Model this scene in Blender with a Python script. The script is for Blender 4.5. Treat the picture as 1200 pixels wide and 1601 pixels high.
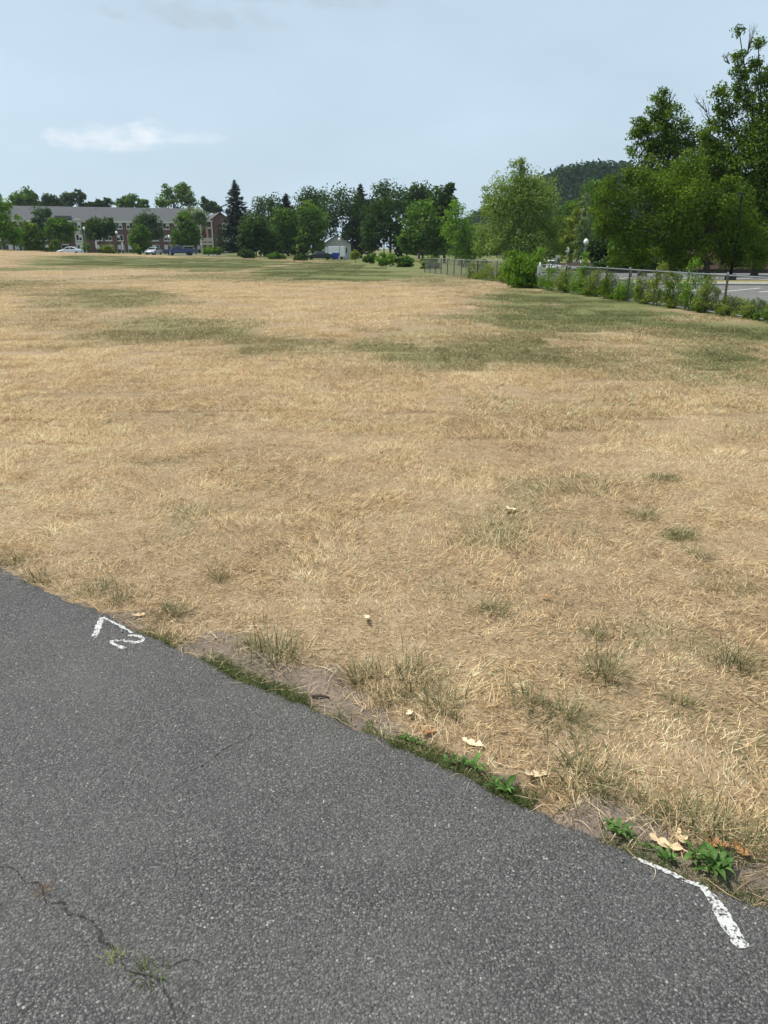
import bpy, bmesh, math, random
import numpy as np
from mathutils import Vector, Matrix

for o in list(bpy.data.objects): bpy.data.objects.remove(o)
SC = bpy.context.scene
COL = SC.collection
R = math.radians

# ------------------------------------------------------------------ camera
PW, PH, FPX = 1200.0, 1601.0, 1200.0
CAM_H = 1.70
HORIZON = 388.0
PITCH = math.atan((PH / 2 - HORIZON) / FPX)
cam_d = bpy.data.cameras.new('camera'); cam = bpy.data.objects.new('camera', cam_d); COL.objects.link(cam)
cam.location = (0, 0, CAM_H); cam.rotation_euler = (math.pi / 2 - PITCH, 0, 0)
cam_d.sensor_fit = 'VERTICAL'; cam_d.sensor_height = 24.0; cam_d.lens = 24.0 * FPX / PH
cam_d.clip_start = 0.05; cam_d.clip_end = 8000
SC.camera = cam

# ------------------------------------------------------------------ light
SUN_EL, SUN_AZ = R(60), R(-72)          # azimuth measured from +Y towards +X
sd = Vector((math.sin(SUN_AZ) * math.cos(SUN_EL), math.cos(SUN_AZ) * math.cos(SUN_EL), math.sin(SUN_EL)))
sun_d = bpy.data.lights.new('sun', 'SUN'); sun_d.energy = 4.6; sun_d.angle = R(1.8); sun_d.color = (1.0, 0.955, 0.88)
sun = bpy.data.objects.new('sun', sun_d); COL.objects.link(sun)
sun.rotation_euler = sd.to_track_quat('Z', 'Y').to_euler(); sun.location = (-30, 20, 60)

W = bpy.data.worlds.new('World'); SC.world = W; W.use_nodes = True
wn, wl = W.node_tree.nodes, W.node_tree.links
wn.clear()
def WN(t, **k):
    n = wn.new(t)
    for a, v in k.items(): setattr(n, a, v)
    return n
sky = WN('ShaderNodeTexSky', sky_type='NISHITA', sun_disc=False, sun_elevation=SUN_EL, sun_rotation=SUN_AZ,
         altitude=50, air_density=1.0, dust_density=2.2, ozone_density=1.2)
geo = WN('ShaderNodeTexCoord')
sep = WN('ShaderNodeSeparateXYZ'); wl.new(geo.outputs['Generated'], sep.inputs[0])
def WM(op, a, b=None, c=None):
    n = WN('ShaderNodeMath', operation=op)
    for i, v in enumerate((a, b, c)):
        if v is None: continue
        if isinstance(v, (int, float)): n.inputs[i].default_value = v
        else: wl.new(v, n.inputs[i])
    return n.outputs[0]
yy = WM('MAXIMUM', sep.outputs[1], 0.05)
az = WM('ARCTAN2', sep.outputs[0], sep.outputs[1])
el = WM('ARCSINE', sep.outputs[2])
# veil of thin high cloud all round the sky
cmb = WN('ShaderNodeCombineXYZ')
zc = WM('ADD', WM('MAXIMUM', sep.outputs[2], 0.0), 0.25)
wl.new(WM('DIVIDE', sep.outputs[0], zc), cmb.inputs[0]); wl.new(WM('DIVIDE', sep.outputs[1], zc), cmb.inputs[1])
n1 = WN('ShaderNodeTexNoise'); n1.inputs['Scale'].default_value = 1.1; n1.inputs['Detail'].default_value = 6; n1.inputs['Roughness'].default_value = 0.5
wl.new(cmb.outputs[0], n1.inputs['Vector'])
veil = WN('ShaderNodeMapRange'); veil.inputs['From Min'].default_value = 0.35; veil.inputs['From Max'].default_value = 0.75
veil.inputs['To Min'].default_value = 0.80; veil.inputs['To Max'].default_value = 0.95
wl.new(n1.outputs['Fac'], veil.inputs['Value'])
mixv = WN('ShaderNodeMix', data_type='RGBA'); wl.new(veil.outputs[0], mixv.inputs['Factor'])
wl.new(sky.outputs[0], mixv.inputs['A']); mixv.inputs['B'].default_value = (5.15, 6.5, 7.6, 1)
# small cumulus low over the far buildings; cauliflower top, flat soft base
def cloud(prev, a0, e0, wa, we, seed, gain, col):
    da = WM('DIVIDE', WM('SUBTRACT', az, a0), wa)
    de = WM('DIVIDE', WM('SUBTRACT', el, e0), we)
    cb = WN('ShaderNodeCombineXYZ'); wl.new(WM('MULTIPLY', az, 1.0), cb.inputs[0]); wl.new(WM('MULTIPLY', el, 2.2), cb.inputs[1]); cb.inputs[2].default_value = seed
    nz = WN('ShaderNodeTexNoise'); nz.inputs['Scale'].default_value = 34; nz.inputs['Detail'].default_value = 7; nz.inputs['Roughness'].default_value = 0.55
    wl.new(cb.outputs[0], nz.inputs['Vector'])
    below = WM('MULTIPLY', WM('LESS_THAN', de, 0.0), 0.8)                       # softer, flatter underside
    d2 = WM('ADD', WM('MULTIPLY', da, da), WM('MULTIPLY', WM('MULTIPLY', de, de), WM('ADD', below, 1.0)))
    m = WM('ADD', WM('SUBTRACT', 1.0, d2), WM('MULTIPLY', WM('SUBTRACT', nz.outputs['Fac'], 0.5), 2.6))
    mr = WN('ShaderNodeMapRange', interpolation_type='SMOOTHSTEP'); mr.inputs['From Min'].default_value = 0.1; mr.inputs['From Max'].default_value = 1.25
    mr.inputs['To Max'].default_value = gain
    wl.new(m, mr.inputs['Value'])
    mx = WN('ShaderNodeMix', data_type='RGBA'); wl.new(mr.outputs[0], mx.inputs['Factor'])
    wl.new(prev, mx.inputs['A']); mx.inputs['B'].default_value = col
    return mx.outputs['Result']
tone = WN('ShaderNodeMapRange'); tone.inputs['From Min'].default_value = .3; tone.inputs['From Max'].default_value = .7; tone.inputs['To Min'].default_value = .97; tone.inputs['To Max'].default_value = 1.06
wl.new(n1.outputs['Fac'], tone.inputs['Value'])
mt = WN('ShaderNodeMix', data_type='RGBA', blend_type='MULTIPLY'); mt.inputs['Factor'].default_value = 1.0; wl.new(mixv.outputs['Result'], mt.inputs['A']); wl.new(tone.outputs[0], mt.inputs['B'])
c = mt.outputs['Result']
c = cloud(c, -0.318, 0.1135, 0.072, 0.019, 3.1, 0.62, (8.0, 8.4, 8.8, 1))
c = cloud(c, -0.275, 0.120, 0.036, 0.019, 4.4, 0.66, (8.1, 8.5, 8.9, 1))
c = cloud(c, -0.225, 0.118, 0.06, 0.009, 5.7, 0.5, (6.9, 7.7, 8.4, 1))
c = cloud(c, -0.20, 0.236, 0.12, 0.018, 7.3, 0.9, (4.4, 5.35, 6.2, 1))
c = cloud(c, -0.06, 0.256, 0.16, 0.014, 9.9, 0.85, (4.4, 5.35, 6.2, 1))
bg = WN('ShaderNodeBackground'); bg.inputs['Strength'].default_value = 0.105; wl.new(c, bg.inputs['Color'])
out = WN('ShaderNodeOutputWorld'); wl.new(bg.outputs[0], out.inputs['Surface'])
SC.view_settings.view_transform = 'Standard'; SC.view_settings.look = 'None'
SC.view_settings.exposure = 0.16; SC.view_settings.gamma = 1.0; SC.view_settings.use_curve_mapping = False
SC.render.engine = 'CYCLES'; SC.cycles.transparent_max_bounces = 12
SC.cycles.max_bounces = 6; SC.cycles.diffuse_bounces = 3; SC.cycles.glossy_bounces = 2; SC.cycles.transmission_bounces = 4; SC.cycles.volume_bounces = 0

# ------------------------------------------------------------------ numbers
rng = np.random.default_rng(7)
random.seed(7)
CP, SP = math.cos(PITCH), math.sin(PITCH)
def ray(x, y):
    a, b = (x - PW / 2), (y - PH / 2)
    return Vector((a, FPX * CP - b * SP, -FPX * SP - b * CP))
def gp(x, y, z=0.0):                     # photo pixel -> point on the level z
    d = ray(x, y); t = (z - CAM_H) / d.z
    return Vector((d.x * t, d.y * t, z))
def dp(x, y, Y):                         # photo pixel -> point at the distance Y
    d = ray(x, y); t = Y / d.y
    return Vector((d.x * t, Y, CAM_H + d.z * t))
def px_of(X, Y, Z):                      # point(s) -> photo pixel
    dep = Y * CP - (Z - CAM_H) * SP
    up = Y * SP + (Z - CAM_H) * CP
    dep = np.where(dep < 0.2, 0.2, dep)
    return PW / 2 + FPX * X / dep, PH / 2 - FPX * up / dep
def sstep(a, b, v):
    t = np.clip((np.asarray(v, float) - a) / (b - a), 0, 1); return t * t * (3 - 2 * t)
def vnoise(x, y, seed=0):
    x = np.asarray(x, float); y = np.asarray(y, float)
    xi = np.floor(x).astype(np.int64); yi = np.floor(y).astype(np.int64)
    fx = x - xi; fy = y - yi; fx = fx * fx * (3 - 2 * fx); fy = fy * fy * (3 - 2 * fy)
    def h(i, j):
        n = (i * 374761393 + j * 668265263 + seed * 982451653) & 0xffffffff
        n = ((n ^ (n >> 13)) * 1274126177) & 0xffffffff
        return ((n ^ (n >> 16)) & 0xffff) / 65535.0
    return (h(xi, yi) * (1 - fx) + h(xi + 1, yi) * fx) * (1 - fy) + (h(xi, yi + 1) * (1 - fx) + h(xi + 1, yi + 1) * fx) * fy
def fbm(x, y, seed=0, o=4):
    s = 0; a = 0.5; t = 0
    for k in range(o):
        s = s + a * vnoise(np.asarray(x) * 2 ** k, np.asarray(y) * 2 ** k, seed + k); t += a; a *= 0.55
    return s / t

# ------------------------------------------------------------------ mesh helpers
def mesh_np(name, V, F, attrs=None, smooth=False):
    V = np.asarray(V, np.float32); F = np.asarray(F, np.int32)
    me = bpy.data.meshes.new(name)
    n, k = F.shape
    me.vertices.add(len(V)); me.vertices.foreach_set('co', V.ravel())
    me.loops.add(n * k); me.loops.foreach_set('vertex_index', F.ravel())
    me.polygons.add(n); me.polygons.foreach_set('loop_start', np.arange(0, n * k, k, dtype=np.int32))
    if smooth: me.polygons.foreach_set('use_smooth', np.ones(n, bool))
    me.update(calc_edges=True)
    for an, (dom, arr) in (attrs or {}).items():
        a = me.attributes.new(an, 'FLOAT', dom); a.data.foreach_set('value', np.asarray(arr, np.float32).ravel())
    me.validate()
    return me
class MB:                                # collects boxes, tubes, prisms into ONE mesh
    def __init__(s): s.v = []; s.f = []
    def add(s, vs, fs):
        o = len(s.v); s.v += [tuple(v) for v in vs]; s.f += [tuple(i + o for i in f) for f in fs]; return s
    def box(s, x0, x1, y0, y1, z0, z1):
        return s.add([(x0,y0,z0),(x1,y0,z0),(x1,y1,z0),(x0,y1,z0),(x0,y0,z1),(x1,y0,z1),(x1,y1,z1),(x0,y1,z1)],
                     [(3,2,1,0),(4,5,6,7),(0,1,5,4),(1,2,6,5),(2,3,7,6),(3,0,4,7)])
    def tube(s, pts, rad, n=6, cap=True):
        pts = [Vector(p) for p in pts]
        if not hasattr(rad, '__len__'): rad = [rad] * len(pts)
        vs = []; fs = []
        for i, p in enumerate(pts):
            t = (pts[min(i + 1, len(pts) - 1)] - pts[max(i - 1, 0)]).normalized()
            a = t.cross(Vector((0.13, 0.37, 0.92)) if abs(t.z) < 0.9 else Vector((1, 0.1, 0))).normalized(); b = t.cross(a)
            for k in range(n):
                w = 2 * math.pi * k / n; vs.append(p + (a * math.cos(w) + b * math.sin(w)) * rad[i])
        for i in range(len(pts) - 1):
            for k in range(n):
                fs.append((i*n+k, i*n+(k+1)%n, (i+1)*n+(k+1)%n, (i+1)*n+k))
        if cap: fs += [tuple(range(n - 1, -1, -1)), tuple(range((len(pts)-1)*n, len(pts)*n))]
        return s.add(vs, fs)
    def lathe(s, prof, n=12, c=(0, 0, 0)):
        vs = []; fs = []
        for r, z in prof:
            for k in range(n):
                w = 2*math.pi*k/n; vs.append((c[0]+r*math.cos(w), c[1]+r*math.sin(w), c[2]+z))
        for i in range(len(prof)-1):
            for k in range(n): fs.append((i*n+k, i*n+(k+1)%n, (i+1)*n+(k+1)%n, (i+1)*n+k))
        fs += [tuple(range(n-1,-1,-1)), tuple(range((len(prof)-1)*n, len(prof)*n))]
        return s.add(vs, fs)
    def prism(s, poly, y0, y1):           # polygon in x,z pushed along y
        n = len(poly)
        vs = [(x, y0, z) for x, z in poly] + [(x, y1, z) for x, z in poly]
        fs = [tuple(range(n)), tuple(range(2*n-1, n-1, -1))] + [(i, i+n, (i+1)%n+n, (i+1)%n) for i in range(n)]
        return s.add(vs, fs)
    def mesh(s, name, smooth=False):
        me = bpy.data.meshes.new(name); me.from_pydata(s.v, [], s.f)
        bm = bmesh.new(); bm.from_mesh(me); bmesh.ops.recalc_face_normals(bm, faces=bm.faces); bm.to_mesh(me); bm.free()
        if smooth:
            for p in me.polygons: p.use_smooth = True
        me.update(); return me
    def build(s, name, mat, parent=None, smooth=False): return put(name, s.mesh(name, smooth), mat, parent)
def put(name, me, mat, parent=None):
    o = bpy.data.objects.new(name, me); COL.objects.link(o)
    if mat is not None and not me.materials: me.materials.append(mat)
    if parent is not None: o.parent = parent
    return o
def tag(o, label=None, cat=None, group=None, kind=None):
    if label: o['label'] = label
    if cat: o['category'] = cat
    if group: o['group'] = group
    if kind: o['kind'] = kind
    return o
def empty(name, loc, rz=0.0):
    o = bpy.data.objects.new(name, None); COL.objects.link(o); o.location = loc; o.rotation_euler = (0, 0, rz); o.empty_display_size = 0.3; return o
def kids(o): return [c for c in bpy.data.objects if c.parent == o]
def copy_tree(o, parent=None):
    c = o.copy(); COL.objects.link(c); c.parent = parent
    for ch in list(o.children): copy_tree(ch, c)
    return c
def bevel(o, w, seg=2):
    m = o.modifiers.new('bevel', 'BEVEL'); m.width = w; m.segments = seg; m.limit_method = 'ANGLE'; return o

# ------------------------------------------------------------------ materials
class NT:
    def __init__(s, name):
        s.m = bpy.data.materials.new(name); s.m.use_nodes = True
        s.t = s.m.node_tree; s.t.nodes.clear(); s.out = s.n('ShaderNodeOutputMaterial')
    def n(s, typ, **k):
        x = s.t.nodes.new(typ)
        for a, v in k.items(): setattr(x, a, v)
        return x
    def l(s, a, b): s.t.links.new(a, b)
    def set(s, sock, v):
        if hasattr(v, 'is_output'): s.l(v, sock)
        elif isinstance(v, (tuple, list)) and len(v) == 3 and sock.type == 'RGBA': sock.default_value = (*v, 1)
        else: sock.default_value = v
    def math(s, op, a, b=None, c=None):
        x = s.n('ShaderNodeMath', operation=op)
        for i, v in enumerate((a, b, c)):
            if v is not None: s.set(x.inputs[i], v)
        return x.outputs[0]
    def mix(s, f, a, b, blend='MIX'):
        x = s.n('ShaderNodeMix', data_type='RGBA', blend_type=blend)
        s.set(x.inputs['Factor'], f); s.set(x.inputs['A'], a); s.set(x.inputs['B'], b); return x.outputs['Result']
    def noise(s, vec, scale, detail=4, rough=0.55, dist=0.0):
        x = s.n('ShaderNodeTexNoise'); x.inputs['Scale'].default_value = scale; x.inputs['Detail'].default_value = detail
        x.inputs['Roughness'].default_value = rough; x.inputs['Distortion'].default_value = dist
        if vec is not None: s.l(vec, x.inputs['Vector'])
        return x.outputs['Fac']
    def ramp(s, f, stops, interp='LINEAR'):
        x = s.n('ShaderNodeValToRGB'); x.color_ramp.interpolation = interp; e = x.color_ramp.elements
        while len(e) < len(stops): e.new(0.5)
        for i, (p, c) in enumerate(stops):
            e[i].position = p; e[i].color = (*c, 1) if len(c) == 3 else c
        s.l(f, x.inputs[0]); return x.outputs[0]
    def rng(s, f, a, b, c=0.0, d=1.0, smooth=True):
        x = s.n('ShaderNodeMapRange', interpolation_type='SMOOTHSTEP' if smooth else 'LINEAR')
        s.set(x.inputs['Value'], f)
        for k, v in zip(('From Min', 'From Max', 'To Min', 'To Max'), (a, b, c, d)): x.inputs[k].default_value = v
        return x.outputs[0]
    def attr(s, name, typ='GEOMETRY'):
        x = s.n('ShaderNodeAttribute', attribute_name=name, attribute_type=typ); return x.outputs['Fac']
    def pos(s): return s.n('ShaderNodeNewGeometry').outputs['Position']
    def obj(s): return s.n('ShaderNodeTexCoord').outputs['Object']
    def bump(s, h, strength, dist):
        x = s.n('ShaderNodeBump'); x.inputs['Strength'].default_value = strength; x.inputs['Distance'].default_value = dist
        s.l(h, x.inputs['Height']); return x.outputs[0]
    def bsdf(s, col, rough=0.7, metal=0.0, normal=None, spec=0.4, **k):
        x = s.n('ShaderNodeBsdfPrincipled'); s.set(x.inputs['Base Color'], col); s.set(x.inputs['Roughness'], rough)
        x.inputs['Metallic'].default_value = metal; x.inputs['Specular IOR Level'].default_value = spec
        for a, v in k.items(): s.set(x.inputs[a], v)
        if normal is not None: s.l(normal, x.inputs['Normal'])
        return x.outputs[0]
    def done(s, sh): s.l(sh, s.out.inputs['Surface']); return s.m
def simple(name, col, rough=0.6, metal=0.0, var=0.15, scale=6.0, spec=0.4, **k):
    t = NT(name); n = t.noise(t.obj(), scale, 5, 0.6)
    c0 = tuple(v * (1 - var) for v in col); c1 = tuple(min(v * (1 + var), 1) for v in col)
    return t.done(t.bsdf(t.mix(n, c0, c1), rough, metal, spec=spec, **k))
def leaf_mat(name, cols, trans=0.35, rough=0.55):
    t = NT(name); r = t.attr('rnd')
    c = t.ramp(r, [(i / (len(cols) - 1), q) for i, q in enumerate(cols)])
    a = t.bsdf(c, rough, spec=0.06)
    tr = t.n('ShaderNodeBsdfTranslucent')
    t.set(tr.inputs['Color'], t.mix(1.0, c, (1.5, 1.5, 0.5), 'MULTIPLY'))
    mx = t.n('ShaderNodeMixShader'); mx.inputs[0].default_value = trans; t.l(a, mx.inputs[1]); t.l(tr.outputs[0], mx.inputs[2])
    return t.done(mx.outputs[0])
def bark_mat(name, col):
    t = NT(name); mp = t.n('ShaderNodeMapping'); mp.inputs['Scale'].default_value = (6, 6, 1.2); t.l(t.obj(), mp.inputs[0])
    n = t.noise(mp.outputs[0], 3.0, 6, 0.65)
    return t.done(t.bsdf(t.mix(n, tuple(v * 0.45 for v in col), tuple(v * 1.4 for v in col)), 0.9, normal=t.bump(n, 0.8, 0.03)))
# ================================================================== terrain
def terrain(X, Y):
    X = np.asarray(X, float); Y = np.asarray(Y, float)
    s = sstep(38, 130, Y)
    tilt = np.clip(-0.55 - 0.031 * X, -0.55, 1.5)
    right = 1 - sstep(4, 14, X)
    drop = sstep(131, 143, Y) * 0.9 * (1 - sstep(-70, -24, X))
    drop = drop + 1.15 * sstep(62, 84, Y) * sstep(6, 14, X)
    z = s * tilt * right - drop
    z = z + (fbm(X * 0.12, Y * 0.12, 11, 3) - 0.5) * 0.16 * sstep(8, 25, Y) * (1 - sstep(90, 120, Y)) * (1 - sstep(3, 8, X - 0.06 * Y))
    return z
def tz(x, y): return float(terrain(x, y))

# path edge traced on the ground
EDGE_PX = [(-260, 800), (-150, 836), (-60, 868), (0, 889), (90, 927), (165, 962), (230, 999), (300, 1030), (400, 1076), (510, 1119), (600, 1163), (700, 1205),
           (800, 1250), (900, 1296), (1000, 1345), (1100, 1388), (1200, 1430), (1320, 1478), (1500, 1540)]
EP = [gp(x, y) for x, y in EDGE_PX]
_a, _b = (EP[-1] - EP[-3]).normalized(), (EP[0] - EP[2]).normalized()
EP = [EP[0] + _b * 3.0 + Vector((-.2, -.1, 0)), EP[0] + _b * 1.4] + EP + [EP[-1] + _a * 1.2, EP[-1] + _a * 2.6 + Vector((-.1, -.2, 0))]
def catmull(P, step=0.012):
    P = [2 * P[0] - P[1]] + P + [2 * P[-1] - P[-2]]; o = []
    for i in range(1, len(P) - 2):
        n = max(2, int((P[i+1] - P[i]).length / step))
        for k in range(n):
            t = k / n; a, b, c, d = P[i-1], P[i], P[i+1], P[i+2]
            o.append(0.5 * ((2*b) + (c-a)*t + (2*a-5*b+4*c-d)*t*t + (3*b-a-3*c+d)*t*t*t))
    return o
# smooth the traced edge a little before refining
for _ in range(2): EP = [EP[0]] + [(EP[i-1] + EP[i] * 2 + EP[i+1]) / 4 for i in range(1, len(EP) - 1)] + [EP[-1]]
EDGE = np.array([(p.x, p.y) for p in catmull(EP)])
tan = np.gradient(EDGE, axis=0); tan /= np.linalg.norm(tan, axis=1)[:, None]
NRM = np.stack([-tan[:, 1], tan[:, 0]], 1)          # towards the grass
if NRM[len(NRM)//2, 1] < 0: NRM = -NRM
Ec = EDGE[::12]; Nc = NRM[::12]
def edge_dist(X, Y):                                 # + on the grass, - on the path
    X = np.asarray(X, float).ravel(); Y = np.asarray(Y, float).ravel()
    out = np.full(X.shape, 50.0); m = (np.abs(X) < 25) & (Y < 25) & (Y > -15)
    xs, ys = X[m], Y[m]; res = np.empty(len(xs))
    for i in range(0, len(xs), 20000):
        dx = xs[i:i+20000, None] - Ec[None, :, 0]; dy = ys[i:i+20000, None] - Ec[None, :, 1]
        k = np.argmin(dx * dx + dy * dy, 1); r = np.arange(len(k))
        s = dx[r, k] * Nc[k, 0] + dy[r, k] * Nc[k, 1]
        res[i:i+20000] = np.sign(s) * np.sqrt(dx[r, k] ** 2 + dy[r, k] ** 2)
    out[m] = res
    return out
# fence line on the ground
FA, FB = gp(1200, 504), gp(740, 435.5)
# where the turf is still green (patches traced on the ground)
GREEN = [(240, 411, 210, 8, 1.3), (120, 402, 70, 3, .7), (330, 414, 90, 10, 1.1), (30, 421, 110, 2.0, .9), (540, 424, 150, 15, 1.2), (690, 440, 60, 10, .3), (170, 468, 110, 20, .5), (290, 520, 170, 28, .55), (400, 540, 110, 20, .5), (60, 500, 120, 16, .25),
         (970, 492, 230, 30, .8), (860, 466, 130, 14, .7), (1150, 530, 170, 60, .75), (820, 550, 260, 30, .6), (700, 520, 120, 18, .35), (1180, 650, 90, 40, .25), (900, 640, 160, 30, .18), (1000, 580, 130, 18, .3), (1130, 590, 120, 22, .45),
         (620, 560, 90, 20, .3), (1035, 747, 40, 8, .55), (1060, 832, 34, 13, .55), (1000, 800, 30, 8, .4), (1120, 1080, 130, 90, .16), (900, 1130, 90, 50, .25),
         (1190, 1180, 60, 60, .25), (945, 1050, 50, 40, .25), (700, 1010, 200, 60, .08), (430, 1020, 90, 30, .2)]
def green_at(X, Y):
    X = np.asarray(X, float).ravel(); Y = np.asarray(Y, float).ravel()
    px, py = px_of(X, np.maximum(Y, 0.3), 0.0 * X + terrain(X, Y))
    w = (fbm(X * 0.9, Y * 0.35, 31, 4) - 0.5)
    g = np.zeros(X.shape)
    for cx, cy, rx, ry, s in GREEN:
        d = ((px - cx) / rx) ** 2 + ((py - cy) / ry) ** 2
        g = np.maximum(g, s * (1 - sstep(0.1, 1.5, d + w * 2.6)))
    fx = FA.x + (FB.x - FA.x) * (Y - FA.y) / (FB.y - FA.y)
    g = np.where((Y > 8) & (Y < 140) & (X > fx - .1), .95, g)
    g = np.where((Y > 134), np.maximum(g, .8), g)
    far = sstep(0.52, 0.72, fbm(X * 0.05, Y * 0.05, 77, 4)) * 0.35 * sstep(14, 40, Y)
    small = sstep(0.60, 0.78, fbm(X * 1.6, Y * 1.6, 5, 3)) * 0.30
    g = np.maximum(np.maximum(g, far), small * (1 - sstep(14, 30, Y)))
    return np.clip(g * (1 + .7 * sstep(18, 50, Y)), 0, 1)

def axis(c, a, lo, hi, n):
    t = np.linspace(math.asinh((lo - c) / a), math.asinh((hi - c) / a), n); return c + a * np.sinh(t)
gx = axis(0.2, 3.0, -2200, 2200, 330); gy = axis(3.4, 3.0, -60, 4500, 350)
GX, GY = np.meshgrid(gx, gy); X = GX.ravel(); Y = GY.ravel()
ED = edge_dist(X, Y)
Z = terrain(X, Y)
lump = (fbm(X * 1.3, Y * 1.3, 3, 4) - 0.45) * 0.07 * sstep(0.05, 0.7, ED) * (1 - sstep(12, 25, Y))
Z = Z + lump - 0.035 * (1 - sstep(-0.25, -0.02, ED)) * (ED > -3.4)
def dirt_at(X, Y, ED):
    px, _ = px_of(X, np.maximum(Y, .3), 0 * X)
    w = np.interp(px, [-200, 150, 290, 380, 520, 640, 760, 850, 930, 1100, 1250, 1500], [.02, .04, .10, .26, .30, .26, .10, .16, .26, .20, .20, .1])
    return (1 - sstep(w * .35, w * 1.1 + .01, ED + (fbm(X * 5, Y * 5, 21, 4) - .5) * .34)) * (ED < 1.0)
dirt = dirt_at(X, Y, ED)
nx, ny = len(gx), len(gy)
idx = np.arange(nx * ny).reshape(ny, nx)
F = np.stack([idx[:-1, :-1], idx[:-1, 1:], idx[1:, 1:], idx[1:, :-1]], -1).reshape(-1, 4)
gme = mesh_np('ground', np.stack([X, Y, Z], 1), F, {'green': ('POINT', green_at(X, Y)), 'dirt': ('POINT', dirt)}, True)

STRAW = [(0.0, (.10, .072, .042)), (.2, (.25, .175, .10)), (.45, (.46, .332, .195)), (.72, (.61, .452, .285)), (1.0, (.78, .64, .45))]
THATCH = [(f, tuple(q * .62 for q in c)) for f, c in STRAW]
GREENS = [(0.0, (.045, .058, .018)), (.4, (.10, .118, .038)), (.8, (.19, .195, .07)), (1.0, (.33, .30, .14))]
def ground_material():
    t = NT('dry_turf'); p = t.pos()
    fine = t.noise(p, 55, 4, 0.7); mid = t.noise(p, 7, 5, 0.6); big = t.noise(p, 0.55, 5, 0.6); huge = t.noise(p, 0.11, 4, 0.55)
    f = t.math('ADD', t.math('MULTIPLY', fine, 0.55), t.math('ADD', t.math('MULTIPLY', mid, 0.4), t.math('MULTIPLY', big, 0.35)))
    f = t.rng(f, 0.40, 0.92, 0, 1, False)
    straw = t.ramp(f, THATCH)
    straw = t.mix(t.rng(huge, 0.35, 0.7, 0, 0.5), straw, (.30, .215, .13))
    grn = t.ramp(f, GREENS)
    g = t.attr('green')
    gg = t.rng(t.math('ADD', g, t.math('MULTIPLY', t.math('SUBTRACT', mid, 0.5), 0.7)), 0.12, 0.85, 0, 0.92)
    c = t.mix(gg, straw, grn)
    near = t.attr('dirt')
    soil = t.ramp(t.math('ADD', t.math('MULTIPLY', fine, .6), t.math('MULTIPLY', mid, .4)), [(0.25, (.09, .07, .053)), (.5, (.19, .15, .115)), (.75, (.33, .27, .21))])
    df = t.rng(t.math('ADD', near, t.math('MULTIPLY', t.math('SUBTRACT', mid, .5), .8)), .35, .65)
    c = t.mix(df, c, soil)
    h = t.math('ADD', t.math('MULTIPLY', fine, 0.5), mid)
    return t.done(t.bsdf(c, 0.95, normal=t.bump(h, 0.9, 0.03), spec=0.15))
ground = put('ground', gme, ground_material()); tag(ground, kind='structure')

# ================================================================== asphalt path
jit = (fbm(np.arange(len(EDGE)) * 0.21, np.zeros(len(EDGE)), 41, 4) - 0.5) * 0.035 + (fbm(np.arange(len(EDGE)) * 0.035, np.zeros(len(EDGE)), 43, 2) - 0.5) * 0.06
Ej = EDGE + NRM * jit[:, None]
rows = []
PTOP = 0.012
offs = [(0.004, -0.03), (0.0, 0.002), (-0.006, 0.009), (-0.03, PTOP), (-0.3, PTOP + .004), (-1.0, PTOP + .012), (-2.0, PTOP + .012), (-3.1, PTOP), (-3.2, -0.03)]
for d, z in offs:
    b = Ej if d > -0.2 else EDGE
    rows.append(np.concatenate([b + NRM * d, np.full((len(EDGE), 1), z)], 1))
PV = np.concatenate(rows); n = len(EDGE); pi_ = np.arange(len(PV)).reshape(len(offs), n)
PF = np.stack([pi_[:-1, :-1], pi_[1:, :-1], pi_[1:, 1:], pi_[:-1, 1:]], -1).reshape(-1, 4)
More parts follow.
